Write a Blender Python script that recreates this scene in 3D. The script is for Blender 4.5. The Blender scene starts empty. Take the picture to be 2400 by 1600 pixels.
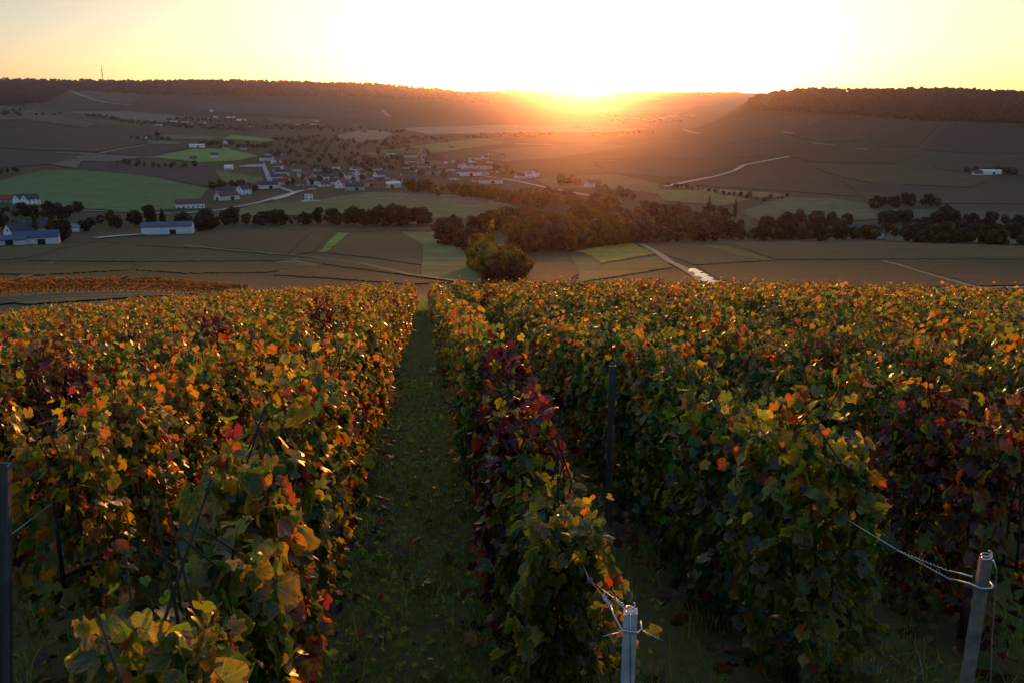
import bpy, math, random
import numpy as np
from mathutils import Vector, Matrix
from mathutils.bvhtree import BVHTree
from mathutils.geometry import delaunay_2d_cdt

sc = bpy.context.scene
COL = sc.collection
R = math.radians

# ------------------------------------------------------------------ camera
PITCH = R(15.0)
FPX = 2078.0                      # focal length in photo pixels (2400 wide)
EYE = 1.93
cam = bpy.data.objects.new('camera', bpy.data.cameras.new('camera'))
COL.objects.link(cam)
cam.data.sensor_width = 36.0
cam.data.lens = FPX / 2400.0 * 36.0
cam.data.clip_start = 0.05
cam.data.clip_end = 200000
cam.location = (0, 0, EYE)
cam.rotation_euler = (R(90) - PITCH, 0, 0)
sc.camera = cam

# ------------------------------------------------------------------ sky, sun, exposure
SUN_EL, SUN_AZ = 0.93, 4.32         # degrees; azimuth to the right of the view
SKY_EL, SKY_ST = 2.7, 0.14
SUN_ST, SUN_COL = 5.0, (1.0, 0.32, 0.055)
HAZE_DENS, HAZE_G = 4.0e-5, 0.93
HAZE_COL = (0.84, 0.68, 0.92)
UPPER_SKY = (0.185, 0.255, 0.375)

world = bpy.data.worlds.new('World')
sc.world = world
world.use_nodes = True
nt = world.node_tree
bg = nt.nodes['Background']
sky = nt.nodes.new('ShaderNodeTexSky')
sky.sky_type = 'NISHITA'
sky.sun_disc = False
sky.sun_elevation = R(SKY_EL)
sky.sun_rotation = R(SUN_AZ)
sky.air_density, sky.dust_density, sky.ozone_density = 0.55, 0.9, 0.75
# the sun's own disc with its aureole, in the sky where the sun stands
sdir = Vector((math.sin(R(SUN_AZ)) * math.cos(R(SUN_EL - .08)), math.cos(R(SUN_AZ)) * math.cos(R(SUN_EL - .08)), math.sin(R(SUN_EL - .08))))
tc = nt.nodes.new('ShaderNodeTexCoord')
dot = nt.nodes.new('ShaderNodeVectorMath'); dot.operation = 'DOT_PRODUCT'
dot.inputs[1].default_value = sdir
nt.links.new(tc.outputs['Generated'], dot.inputs[0])
ramp = nt.nodes.new('ShaderNodeMapRange')
ramp.interpolation_type = 'SMOOTHSTEP'
ramp.inputs['From Min'].default_value = math.cos(R(0.75))
ramp.inputs['From Max'].default_value = math.cos(R(0.2))
ramp.inputs['To Min'].default_value = 0.0
ramp.inputs['To Max'].default_value = 300.0
nt.links.new(dot.outputs['Value'], ramp.inputs['Value'])
disc = nt.nodes.new('ShaderNodeMix'); disc.data_type = 'RGBA'; disc.blend_type = 'ADD'
disc.inputs[0].default_value = 1.0
sc_col = nt.nodes.new('ShaderNodeVectorMath'); sc_col.operation = 'SCALE'
sc_col.inputs[0].default_value = (1.0, 0.75, 0.35)
nt.links.new(ramp.outputs[0], sc_col.inputs['Scale'])
# the upper sky, still bright blue at sunset: nothing at the horizon, full towards the zenith
sxyz = nt.nodes.new('ShaderNodeSeparateXYZ')
nt.links.new(tc.outputs['Generated'], sxyz.inputs[0])
up = nt.nodes.new('ShaderNodeMapRange'); up.interpolation_type = 'SMOOTHSTEP'
up.inputs['From Min'].default_value = 0.03
up.inputs['From Max'].default_value = 0.62
nt.links.new(sxyz.outputs[2], up.inputs['Value'])
upc = nt.nodes.new('ShaderNodeVectorMath'); upc.operation = 'SCALE'
upc.inputs[0].default_value = tuple(c / SKY_ST for c in UPPER_SKY)
nt.links.new(up.outputs[0], upc.inputs['Scale'])
ups = nt.nodes.new('ShaderNodeVectorMath'); ups.operation = 'ADD'
nt.links.new(sky.outputs[0], ups.inputs[0]); nt.links.new(upc.outputs[0], ups.inputs[1])
nt.links.new(ups.outputs[0], disc.inputs[6])
nt.links.new(sc_col.outputs[0], disc.inputs[7])
nt.links.new(disc.outputs[2], bg.inputs[0])
bg.inputs[1].default_value = SKY_ST

sl = bpy.data.lights.new('sun', 'SUN')
sun = bpy.data.objects.new('sun', sl)
COL.objects.link(sun)
sl.energy = SUN_ST
sl.color = SUN_COL
sl.angle = R(0.5)
tosun = Vector((math.sin(R(SUN_AZ)) * math.cos(R(SUN_EL)), math.cos(R(SUN_AZ)) * math.cos(R(SUN_EL)), math.sin(R(SUN_EL))))
sun.rotation_euler = tosun.to_track_quat('Z', 'Y').to_euler()
sun.location = (0, 0, 30)

sc.view_settings.view_transform = 'Standard'
sc.view_settings.look = 'None'
sc.view_settings.exposure = 0.0
sc.view_settings.gamma = 1.0
sc.view_settings.use_curve_mapping = False
sc.render.engine = 'CYCLES'
cy = sc.cycles
cy.use_denoising = True
cy.max_bounces = 6
cy.diffuse_bounces = 2
cy.glossy_bounces = 2
cy.transmission_bounces = 4
cy.transparent_max_bounces = 8
cy.volume_bounces = 0
cy.sample_clamp_indirect = 6.0
cy.caustics_reflective = False
cy.caustics_refractive = False

# ------------------------------------------------------------------ pixel <-> world
SP, CP = math.sin(PITCH), math.cos(PITCH)


def ratio(px, py):
    """x/Y and (z-eye)/Y of the ray through a photo pixel."""
    a = (np.asarray(px, float) - 1200) / FPX
    b = (800 - np.asarray(py, float)) / FPX
    k = CP + b * SP
    return a / k, (-SP + b * CP) / k


# row frame of the near vineyard
_rx, _rz = ratio(994, 634)
AZ = math.atan(float(_rx))                 # azimuth of the rows
SLOPE = -float(_rz) * math.cos(AZ)         # fall per metre along the rows
CA, SA = math.cos(AZ), math.sin(AZ)

# terrain profiles: photo column -> (distance, photo height where that ground is seen)
LEFT0 = [(50, 722), (75, 692), (110, 668), (150, 652), (230, 625), (330, 600), (450, 575), (560, 547), (700, 515), (900, 478), (1150, 440), (1400, 407)]
CEN0 = [(50, 735), (80, 700), (130, 690), (170, 675), (230, 640), (300, 610), (400, 576), (500, 553), (600, 535), (720, 511), (850, 485), (1000, 460), (1200, 430), (1500, 395), (2000, 355), (2700, 325), (3500, 305)]
RIGHT0 = [(50, 735), (80, 704), (130, 692), (170, 675), (230, 645), (300, 616), (400, 586), (500, 567), (560, 560), (660, 549), (760, 528), (880, 503), (1000, 480), (1200, 450)]
PROF = {
    -700: LEFT0 + [(1700, 372), (2000, 335), (2300, 282), (2600, 225), (2800, 200), (3200, 215), (3800, 215), (4300, 205), (4700, 184)],
    0: LEFT0 + [(1700, 375), (2000, 345), (2300, 302), (2600, 264), (2800, 247), (3200, 262), (3800, 258), (4300, 216), (4700, 188), (4900, 187)],
    300: LEFT0 + [(1700, 376), (2000, 350), (2400, 312), (2700, 292), (3100, 287), (3700, 263), (4300, 216), (4700, 192), (4900, 190)],
    600: CEN0[:-2] + [(2700, 320), (3300, 299), (3800, 270), (4400, 216), (4700, 191), (4900, 189)],
    900: CEN0 + [(4000, 280), (4500, 232), (4900, 199), (5100, 197)],
    1080: CEN0 + [(4400, 288), (5000, 240), (5300, 217), (5500, 213)],
    1200: CEN0 + [(4400, 291), (5300, 255), (6200, 228), (7000, 214), (7400, 213)],
    1320: CEN0 + [(4400, 292), (5400, 262), (6300, 236), (7000, 217), (7400, 216)],
    1365: CEN0 + [(4400, 292), (5400, 262), (6300, 238), (7000, 219), (7400, 219)],
    1410: CEN0 + [(4400, 292), (5400, 262), (6300, 236), (7000, 218), (7400, 217)],
    1560: CEN0[:11] + [(1000, 463), (1200, 436), (1500, 400), (2000, 352), (2500, 320), (2900, 311), (3500, 304), (4400, 292), (5400, 262), (6300, 234), (7000, 217), (7400, 216)],
    1660: RIGHT0 + [(1450, 415), (1700, 376), (2000, 336), (2300, 302), (2450, 290), (2800, 297), (4400, 294), (6300, 234), (7000, 218), (7400, 217)],
    1740: RIGHT0 + [(1450, 412), (1700, 370), (2000, 325), (2250, 289), (2380, 268), (2480, 240), (2560, 229), (2900, 240), (4400, 285), (7000, 219), (7400, 218)],
    1860: RIGHT0 + [(1450, 408), (1700, 366), (2000, 322), (2250, 287), (2380, 266), (2500, 232), (2600, 213), (3000, 217), (7000, 222)],
    2200: RIGHT0 + [(1450, 405), (1750, 362), (2000, 324), (2200, 290), (2300, 276), (2420, 236), (2540, 214), (3000, 218), (7000, 222)],
    2450: RIGHT0 + [(1450, 404), (1750, 360), (2000, 322), (2150, 296), (2280, 274), (2400, 240), (2500, 224), (3000, 226), (7000, 226)],
    3100: RIGHT0 + [(1450, 400), (1750, 355), (2000, 315), (2150, 290), (2280, 262), (2400, 236), (2500, 226), (3000, 226), (7000, 226)],
}
LY = np.linspace(math.log(50), math.log(13500), 520)
AZG = np.arange(-1.4, 1.4001, 0.01)


def _gauss(arr, sig, axis):
    n = int(3 * sig) + 1
    k = np.exp(-0.5 * (np.arange(-n, n + 1) / sig) ** 2)
    k /= k.sum()
    pad = [(0, 0), (0, 0)]
    pad[axis] = (n, n)
    p = np.pad(arr, pad, mode='edge')
    return np.apply_along_axis(lambda v: np.convolve(v, k, mode='valid'), axis, p)


_cols = sorted(PROF)
_caz = [(c - 1200) / FPX / 1.012 for c in _cols]
_cz = []
for c in _cols:
    Y = np.array([p[0] for p in PROF[c]], float)
    _, rz_ = ratio(1200, np.array([p[1] for p in PROF[c]], float))
    _cz.append(np.interp(np.exp(LY), Y, Y * rz_ + EYE))
_cz = np.array(_cz)
ZT = np.empty((len(AZG), len(LY)))
for j in range(len(LY)):
    ZT[:, j] = np.interp(AZG, _caz, _cz[:, j])
ZT = _gauss(_gauss(ZT, 2.2, 1), 1.2, 0)


def H_far(x, y):
    y = np.maximum(y, 50.0)
    fa = np.clip((x / y - AZG[0]) / 0.01, 0, len(AZG) - 1.001)
    fl = np.clip((np.log(y) - LY[0]) / (LY[1] - LY[0]), 0, len(LY) - 1.001)
    i, j = fa.astype(int), fl.astype(int)
    u, v = fa - i, fl - j
    return (ZT[i, j] * (1 - u) * (1 - v) + ZT[i + 1, j] * u * (1 - v) + ZT[i, j + 1] * (1 - u) * v + ZT[i + 1, j + 1] * u * v)


def H(x, y):
    x = np.asarray(x, float); y = np.asarray(y, float)
    s = x * SA + y * CA
    u = x * CA - y * SA
    uu = np.clip(u, -45, 45)
    near = -SLOPE * s - np.where(uu < 0, 0.0028, 0.0012) * uu * uu
    near = near + 0.02 * np.sin(x * 2.3 + y * .7) * np.sin(y * 1.7 - x * .4)
    far = H_far(x, y) + np.clip((y - 200) / 4000, 0, 1) * 2.0 * np.sin(x * .013 + 1) * np.sin(y * .011)
    w = np.clip((y - 46) / 32.0, 0, 1)
    w = w * w * (3 - 2 * w)
    return near * (1 - w) + far * w


_YS = np.exp(np.linspace(math.log(58), math.log(9000), 700))


def at_many(px, py):
    """World points where the rays through photo pixels meet the ground beyond the field."""
    px = np.asarray(px, float); py = np.asarray(py, float)
    out = np.empty((len(px), 3))
    for a0 in range(0, len(px), 2000):
        rx, rz = ratio(px[a0:a0 + 2000], py[a0:a0 + 2000])
        Y = _YS[None, :]
        g = H(rx[:, None] * Y, np.broadcast_to(Y, (len(rx), len(_YS)))) - (EYE + rz[:, None] * Y)
        hit = g >= 0
        k = np.where(hit.any(1), hit.argmax(1), len(_YS) - 1)
        k0 = np.maximum(k - 1, 0)
        ii = np.arange(len(rx))
        g0, g1 = g[ii, k0], g[ii, k]
        t = np.where(np.abs(g1 - g0) > 1e-9, -g0 / (g1 - g0 + 1e-12), 0)
        t = np.clip(t, 0, 1)
        yy = _YS[k0] + (_YS[k] - _YS[k0]) * t
        xx = rx * yy
        out[a0:a0 + 2000, 0] = xx
        out[a0:a0 + 2000, 1] = yy
        out[a0:a0 + 2000, 2] = H(xx, yy)
    return out


def at(px, py):
    return at_many([px], [py])[0]


# ------------------------------------------------------------------ mesh helpers
def np_mesh(name, V, T, col=None, smooth=False, mats=(), midx=None):
    V = np.asarray(V, np.float32).reshape(-1, 3)
    T = np.asarray(T, np.int32).reshape(-1, 3)
    me = bpy.data.meshes.new(name)
    me.vertices.add(len(V)); me.vertices.foreach_set('co', V.ravel())
    me.loops.add(len(T) * 3); me.loops.foreach_set('vertex_index', T.ravel())
    me.polygons.add(len(T))
    me.polygons.foreach_set('loop_start', np.arange(0, len(T) * 3, 3, dtype=np.int32))
    if midx is not None:
        me.polygons.foreach_set('material_index', np.asarray(midx, np.int32))
    me.polygons.foreach_set('use_smooth', np.full(len(T), bool(smooth)))
    me.update(calc_edges=True)
    if col is not None:
        a = me.color_attributes.new('Col', 'FLOAT_COLOR', 'POINT')
        c = np.ones((len(V), 4), np.float32)
        c[:, :3] = col
        a.data.foreach_set('color', c.ravel())
    for m in mats:
        me.materials.append(m)
    return me


class MB:
    """Collects simple shapes and builds them as one mesh."""
    def __init__(self):
        self.v, self.f, self.n = [], [], 0

    def add(self, V, F):
        self.v.append(np.asarray(V, float))
        self.f += [tuple(i + self.n for i in f) for f in F]
        self.n += len(V)

    def box(self, c, s, rz=0.0):
        hx, hy, hz = s[0] / 2, s[1] / 2, s[2] / 2
        V = np.array([(x, y, z) for z in (-hz, hz) for x, y in ((-hx, -hy), (hx, -hy), (hx, hy), (-hx, hy))])
        if rz:
            cr, sr = math.cos(rz), math.sin(rz)
            V = np.stack([V[:, 0] * cr - V[:, 1] * sr, V[:, 0] * sr + V[:, 1] * cr, V[:, 2]], 1)
        self.add(V + np.array(c), [(3, 2, 1, 0), (4, 5, 6, 7), (0, 1, 5, 4), (1, 2, 6, 5), (2, 3, 7, 6), (3, 0, 4, 7)])

    def tube(self, pts, rad, n=6, cap=True):
        pts = [Vector(p) for p in pts]
        if not hasattr(rad, '__len__'):
            rad = [rad] * len(pts)
        V = []
        for i, p in enumerate(pts):
            d = (pts[min(i + 1, len(pts) - 1)] - pts[max(i - 1, 0)])
            d = d.normalized() if d.length > 1e-9 else Vector((0, 0, 1))
            a = d.orthogonal().normalized() if i == 0 else (a - d * a.dot(d)).normalized()
            b = d.cross(a)
            for k in range(n):
                t = 2 * math.pi * k / n
                V.append(p + (a * math.cos(t) + b * math.sin(t)) * rad[i])
        F = []
        for i in range(len(pts) - 1):
            for k in range(n):
                k2 = (k + 1) % n
                F.append((i * n + k, i * n + k2, (i + 1) * n + k2, (i + 1) * n + k))
        if cap:
            F.append(tuple(range(n - 1, -1, -1)))
            F.append(tuple((len(pts) - 1) * n + k for k in range(n)))
        self.add([tuple(v) for v in V], F)

    def mesh(self, name, mat, smooth=False):
        me = bpy.data.meshes.new(name)
        V = np.concatenate(self.v)
        me.from_pydata(V.tolist(), [], self.f)
        me.update()
        if smooth:
            me.polygons.foreach_set('use_smooth', np.ones(len(me.polygons), bool))
        if mat:
            me.materials.append(mat)
        return me


def link(name, data, parent=None, loc=(0, 0, 0), rz=0.0, label=None, cat=None, group=None, kind=None, color=None):
    o = bpy.data.objects.new(name, data)
    COL.objects.link(o)
    if parent is not None:
        o.parent = parent
    o.location = loc
    if rz:
        o.rotation_euler = (0, 0, rz)
    if label: o['label'] = label
    if cat: o['category'] = cat
    if group: o['group'] = group
    if kind: o['kind'] = kind
    if color is not None:
        o.color = (color[0], color[1], color[2], color[3] if len(color) > 3 else 1.0)
    return o


def build(mb, name, mat, parent=None, smooth=False, **kw):
    return link(name, mb.mesh(name, mat, smooth), parent, **kw)


# ------------------------------------------------------------------ materials
def new_mat(name):
    m = bpy.data.materials.new(name)
    m.use_nodes = True
    t = m.node_tree
    return m, t, t.nodes['Principled BSDF']


def noise(t, scale, detail=4.0, vec=None, rough=0.55):
    n = t.nodes.new('ShaderNodeTexNoise')
    n.inputs['Scale'].default_value = scale
    n.inputs['Detail'].default_value = detail
    n.inputs['Roughness'].default_value = rough
    if vec is not None:
        t.links.new(vec, n.inputs['Vector'])
    return n


def mixc(t, fac, a, b, mode='MIX'):
    n = t.nodes.new('ShaderNodeMix'); n.data_type = 'RGBA'; n.blend_type = mode
    for sock, val in ((0, fac), (6, a), (7, b)):
        if hasattr(val, 'is_output'):
            t.links.new(val, n.inputs[sock])
        elif sock == 0:
            n.inputs[0].default_value = val
        else:
            n.inputs[sock].default_value = (*val, 1)
    return n.outputs[2]


def ramp2(t, fac, lo, hi):
    n = t.nodes.new('ShaderNodeMapRange')
    n.inputs['From Min'].default_value = lo
    n.inputs['From Max'].default_value = hi
    t.links.new(fac, n.inputs['Value'])
    return n.outputs[0]


def simple_mat(name, col, rough=0.8, nscale=6.0, var=0.35, metal=0.0, bump=0.0, spec=0.3):
    m, t, p = new_mat(name)
    tc = t.nodes.new('ShaderNodeTexCoord')
    n = noise(t, nscale, 5, tc.outputs['Object'])
    dark = tuple(c * (1 - var) for c in col)
    lite = tuple(min(1, c * (1 + var)) for c in col)
    t.links.new(mixc(t, ramp2(t, n.outputs[0], .3, .7), dark, lite), p.inputs['Base Color'])
    p.inputs['Roughness'].default_value = rough
    p.inputs['Metallic'].default_value = metal
    p.inputs['Specular IOR Level'].default_value = spec
    if bump:
        b = t.nodes.new('ShaderNodeBump')
        b.inputs['Strength'].default_value = bump
        b.inputs['Distance'].default_value = 0.01
        t.links.new(n.outputs[0], b.inputs['Height'])
        t.links.new(b.outputs[0], p.inputs['Normal'])
    return m


def object_color_mat(name, rough=0.85, nscale=0.4, var=0.25, attr_var=False, spec=0.2, world_noise=False, second=None):
    """Base colour from the object's own colour with grain on it."""
    m, t, p = new_mat(name)
    oi = t.nodes.new('ShaderNodeObjectInfo')
    tc = t.nodes.new('ShaderNodeTexCoord')
    if world_noise:
        g = t.nodes.new('ShaderNodeNewGeometry')
        vec = g.outputs['Position']
    else:
        vec = tc.outputs['Object']
    n = noise(t, nscale, 6, vec, .65)
    k = t.nodes.new('ShaderNodeMapRange')
    k.inputs['From Min'].default_value = .3; k.inputs['From Max'].default_value = .7
    k.inputs['To Min'].default_value = 1 - var; k.inputs['To Max'].default_value = 1 + var
    t.links.new(n.outputs[0], k.inputs['Value'])
    sv = t.nodes.new('ShaderNodeVectorMath'); sv.operation = 'SCALE'
    t.links.new(oi.outputs['Color'], sv.inputs[0])
    t.links.new(k.outputs[0], sv.inputs['Scale'])
    c = sv.outputs[0]
    if attr_var:
        at_ = t.nodes.new('ShaderNodeAttribute'); at_.attribute_name = 'Col'
        c = mixc(t, 1.0, c, at_.outputs['Color'], 'MULTIPLY')
    if second is not None:
        n2 = noise(t, nscale * .17, 3, vec)
        sc2 = mixc(t, 1.0, c, second, 'MULTIPLY')
        c = mixc(t, ramp2(t, n2.outputs[0], .42, .6), c, sc2)
    t.links.new(c, p.inputs['Base Color'])
    p.inputs['Roughness'].default_value = rough
    p.inputs['Specular IOR Level'].default_value = spec
    return m


def leaf_mat(name, single):
    m, t, p = new_mat(name)
    tc = t.nodes.new('ShaderNodeTexCoord')
    at_ = t.nodes.new('ShaderNodeAttribute'); at_.attribute_name = 'Col'
    if single:
        oi = t.nodes.new('ShaderNodeObjectInfo')
        cr = t.nodes.new('ShaderNodeValToRGB')
        cr.color_ramp.interpolation = 'CONSTANT'
        e = cr.color_ramp.elements
        e[0].position = 0; e[0].color = (.26, .17, .02, 1)
        e[1].position = .3; e[1].color = (.30, .10, .015, 1)
        for pos, c in ((.5, (.22, .025, .015, 1)), (.7, (.08, .04, .02, 1)), (.85, (.05, .012, .018, 1))):
            el = e.new(pos); el.color = c
        t.links.new(oi.outputs['Alpha'], cr.inputs[0])
        n = noise(t, 9.0, 3, tc.outputs['Object'])
        ad = t.nodes.new('ShaderNodeMath'); ad.operation = 'MULTIPLY'
        t.links.new(at_.outputs['Fac'], ad.inputs[0]); t.links.new(ramp2(t, n.outputs[0], .3, .65), ad.inputs[1])
        col = mixc(t, ad.outputs[0], oi.outputs['Color'], cr.outputs[0])
        sx = t.nodes.new('ShaderNodeSeparateXYZ'); t.links.new(tc.outputs['Object'], sx.inputs[0])

        def mth(op, a, b=None):
            q = t.nodes.new('ShaderNodeMath'); q.operation = op
            for k_, v_ in ((0, a), (1, b)):
                if v_ is None:
                    continue
                if hasattr(v_, 'is_output'):
                    t.links.new(v_, q.inputs[k_])
                else:
                    q.inputs[k_].default_value = v_
            return q.outputs[0]
        ysh = mth('SUBTRACT', sx.outputs[1], .08)
        ang = mth('ARCTAN2', sx.outputs[0], ysh)
        rad = mth('SQRT', mth('ADD', mth('MULTIPLY', sx.outputs[0], sx.outputs[0]), mth('MULTIPLY', ysh, ysh)))
        dist = mth('MULTIPLY', mth('PINGPONG', mth('ABSOLUTE', ang), R(26)), rad)
        vein = mth('LESS_THAN', dist, .014)
        vc = t.nodes.new('ShaderNodeVectorMath'); vc.operation = 'MULTIPLY_ADD'
        t.links.new(col, vc.inputs[0]); vc.inputs[1].default_value = (1.5, 1.5, 1.5); vc.inputs[2].default_value = (.03, .03, .008)
        col = mixc(t, mth('MULTIPLY', vein, .7), col, vc.outputs[0])
        n3 = noise(t, 5.0, 5, tc.outputs['Object'])
        n3.inputs['Lacunarity'].default_value = 2.3
        col = mixc(t, ramp2(t, n3.outputs[0], .60, .68), col, (.055, .028, .014))
    else:
        g = t.nodes.new('ShaderNodeNewGeometry')
        n = noise(t, 60.0, 3, g.outputs['Position'])
        k = t.nodes.new('ShaderNodeMapRange')
        k.inputs['To Min'].default_value = .35; k.inputs['To Max'].default_value = 1.65
        t.links.new(n.outputs[0], k.inputs['Value'])
        sv = t.nodes.new('ShaderNodeVectorMath'); sv.operation = 'SCALE'
        t.links.new(at_.outputs['Color'], sv.inputs[0]); t.links.new(k.outputs[0], sv.inputs['Scale'])
        col = sv.outputs[0]
    t.links.new(col, p.inputs['Base Color'])
    p.inputs['Roughness'].default_value = 0.36
    p.inputs['Specular IOR Level'].default_value = 0.6
    tr = t.nodes.new('ShaderNodeBsdfTranslucent')
    gain = t.nodes.new('ShaderNodeVectorMath'); gain.operation = 'MULTIPLY'
    gain.inputs[1].default_value = (2.1, 2.15, 1.1)
    t.links.new(col, gain.inputs[0])
    t.links.new(gain.outputs[0], tr.inputs['Color'])
    mx = t.nodes.new('ShaderNodeMixShader')
    mx.inputs[0].default_value = 0.56
    t.links.new(p.outputs[0], mx.inputs[1]); t.links.new(tr.outputs[0], mx.inputs[2])
    t.links.new(mx.outputs[0], t.nodes['Material Output'].inputs['Surface'])
    return m


M_LEAF1 = leaf_mat('vine_leaf_single', True)
M_LEAF = leaf_mat('vine_leaf_mass', False)
M_GRASS = leaf_mat('grass_blade', False)
M_WOODY = simple_mat('vine_wood', (.035, .024, .018), .9, 30, .5, bump=.6)
M_FIELD = object_color_mat('field_ground', .95, .06, .35, world_noise=True, second=(.8, .95, .8))
M_VINES = object_color_mat('vineyard_canopy', .9, .55, .45, world_noise=True, second=(1.25, .9, .7))
for _m, _lo, _hi in ((M_VINES, .5, 1.55), (M_FIELD, .72, 1.3)):
  _t = _m.node_tree
  _gg = _t.nodes.new('ShaderNodeNewGeometry')
  _mp = _t.nodes.new('ShaderNodeMapping'); _mp.inputs['Scale'].default_value = (.02, .15, .0); _mp.inputs['Rotation'].default_value = (0, 0, .12)
  _t.links.new(_gg.outputs['Position'], _mp.inputs['Vector'])
  _ns = noise(_t, 1.0, 3, _mp.outputs[0], .6)
  _src = _t.nodes['Principled BSDF'].inputs['Base Color'].links[0].from_socket
  _k = _t.nodes.new('ShaderNodeMapRange'); _k.inputs['From Min'].default_value = .3; _k.inputs['From Max'].default_value = .7
  _k.inputs['To Min'].default_value = _lo; _k.inputs['To Max'].default_value = _hi
  _t.links.new(_ns.outputs[0], _k.inputs['Value'])
  _sv = _t.nodes.new('ShaderNodeVectorMath'); _sv.operation = 'SCALE'
  _t.links.new(_src, _sv.inputs[0]); _t.links.new(_k.outputs[0], _sv.inputs['Scale'])
  _t.links.new(_sv.outputs[0], _t.nodes['Principled BSDF'].inputs['Base Color'])
M_ROAD = object_color_mat('road_surface', .7, .3, .25, world_noise=True)
M_WALL = object_color_mat('house_wall', .85, .5, .1)
M_ROOF = object_color_mat('house_roof', .75, 1.2, .25)
M_TREE = object_color_mat('tree_foliage', .9, .25, .3, attr_var=True, spec=.1)
_t = M_TREE.node_tree
_pr = _t.nodes['Principled BSDF']
_tl = _t.nodes.new('ShaderNodeBsdfTranslucent')
_mx = _t.nodes.new('ShaderNodeMixShader'); _mx.inputs[0].default_value = .45
_t.links.new(_pr.inputs['Base Color'].links[0].from_socket, _tl.inputs['Color'])
_t.links.new(_pr.outputs[0], _mx.inputs[1]); _t.links.new(_tl.outputs[0], _mx.inputs[2])
_t.links.new(_mx.outputs[0], _t.nodes['Material Output'].inputs['Surface'])
M_BARK = simple_mat('bark', (.05, .04, .03), .9, 3, .4)
M_WINDOW = simple_mat('window_glass', (.02, .022, .026), .2, 2, .2, spec=.5)
M_POSTW = simple_mat('post_wood', (.17, .15, .13), .85, 22, .4, bump=.8)
M_POSTP = simple_mat('post_weathered', (.40, .43, .46), .75, 18, .3, bump=.7)
M_METAL = simple_mat('post_metal', (.16, .17, .19), .5, 12, .3, metal=.6, bump=.2, spec=.4)
M_WIRE = simple_mat('galvanised_wire', (.55, .55, .55), .35, 60, .25, metal=.9, spec=.5)
M_FOREST = object_color_mat('forest_canopy', .95, .02, .35, attr_var=True, world_noise=True, spec=.05)

# water on the track
M_WATER, _t, _p = new_mat('puddle_water')
_p.inputs['Base Color'].default_value = (.03, .03, .03, 1)
_p.inputs['Roughness'].default_value = .04
_p.inputs['IOR'].default_value = 1.33
_p.inputs['Specular IOR Level'].default_value = .6

# ground
M_GROUND, _t, _p = new_mat('ground_soil_grass')
_g = _t.nodes.new('ShaderNodeNewGeometry')
_n1 = noise(_t, 3.0, 8, _g.outputs['Position'], .7)
_n2 = noise(_t, .006, 5, _g.outputs['Position'])
_n3 = noise(_t, .03, 4, _g.outputs['Position'])
_c = mixc(_t, ramp2(_t, _n1.outputs[0], .35, .65), (.085, .070, .034), (.11, .13, .045))
_c2 = mixc(_t, ramp2(_t, _n2.outputs[0], .4, .6), (.042, .046, .022), (.058, .046, .030))
_c2 = mixc(_t, ramp2(_t, _n3.outputs[0], .42, .58), _c2, (.036, .052, .024))
_sx = _t.nodes.new('ShaderNodeSeparateXYZ')
_t.links.new(_g.outputs['Position'], _sx.inputs[0])
_t.links.new(mixc(_t, ramp2(_t, _sx.outputs[1], 90, 160), _c, _c2), _p.inputs['Base Color'])
_p.inputs['Roughness'].default_value = .95
_p.inputs['Specular IOR Level'].default_value = .1
_b = _t.nodes.new('ShaderNodeBump'); _b.inputs['Strength'].default_value = .6; _b.inputs['Distance'].default_value = .04
_t.links.new(_n1.outputs[0], _b.inputs['Height']); _t.links.new(_b.outputs[0], _p.inputs['Normal'])

# ------------------------------------------------------------------ terrain sheet
YR = np.concatenate([np.arange(-54, 0, 3.0), np.arange(0, 50, .5), np.arange(50, 100, 1.0), np.exp(np.linspace(math.log(100), math.log(13000), 330))])
AR = np.linspace(-1.1, 1.1, 361)
_X = AR[None, :] * (YR[:, None] + 58)
_Yg = np.broadcast_to(YR[:, None], _X.shape)
_V = np.stack([_X, _Yg, H(_X, _Yg)], -1).reshape(-1, 3)
nr, ncol = _X.shape
_V_min = _V[:, 2].min()
_i = (np.arange(nr - 1)[:, None] * ncol + np.arange(ncol - 1)[None, :]).ravel()
_T = np.concatenate([np.stack([_i, _i + 1, _i + ncol + 1], 1), np.stack([_i, _i + ncol + 1, _i + ncol], 1)])
link('ground', np_mesh('ground', _V, _T, smooth=True, mats=(M_GROUND,)), kind='structure')


def poly_resample(pts, step):
    out = []
    for (x0, y0), (x1, y1) in zip(pts, pts[1:] + pts[:1]):
        n = max(1, int(math.hypot(x1 - x0, y1 - y0) / step))
        for k in range(n):
            out.append((x0 + (x1 - x0) * k / n, y0 + (y1 - y0) * k / n))
    return out


def inside(px, py, poly):
    px = np.asarray(px); py = np.asarray(py)
    r = np.zeros(len(px), bool)
    n = len(poly)
    for i in range(n):
        x0, y0 = poly[i]; x1, y1 = poly[(i + 1) % n]
        if y0 == y1:
            continue
        c = ((y0 > py) != (y1 > py)) & (px < (x1 - x0) * (py - y0) / (y1 - y0) + x0)
        r ^= c
    return r


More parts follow.
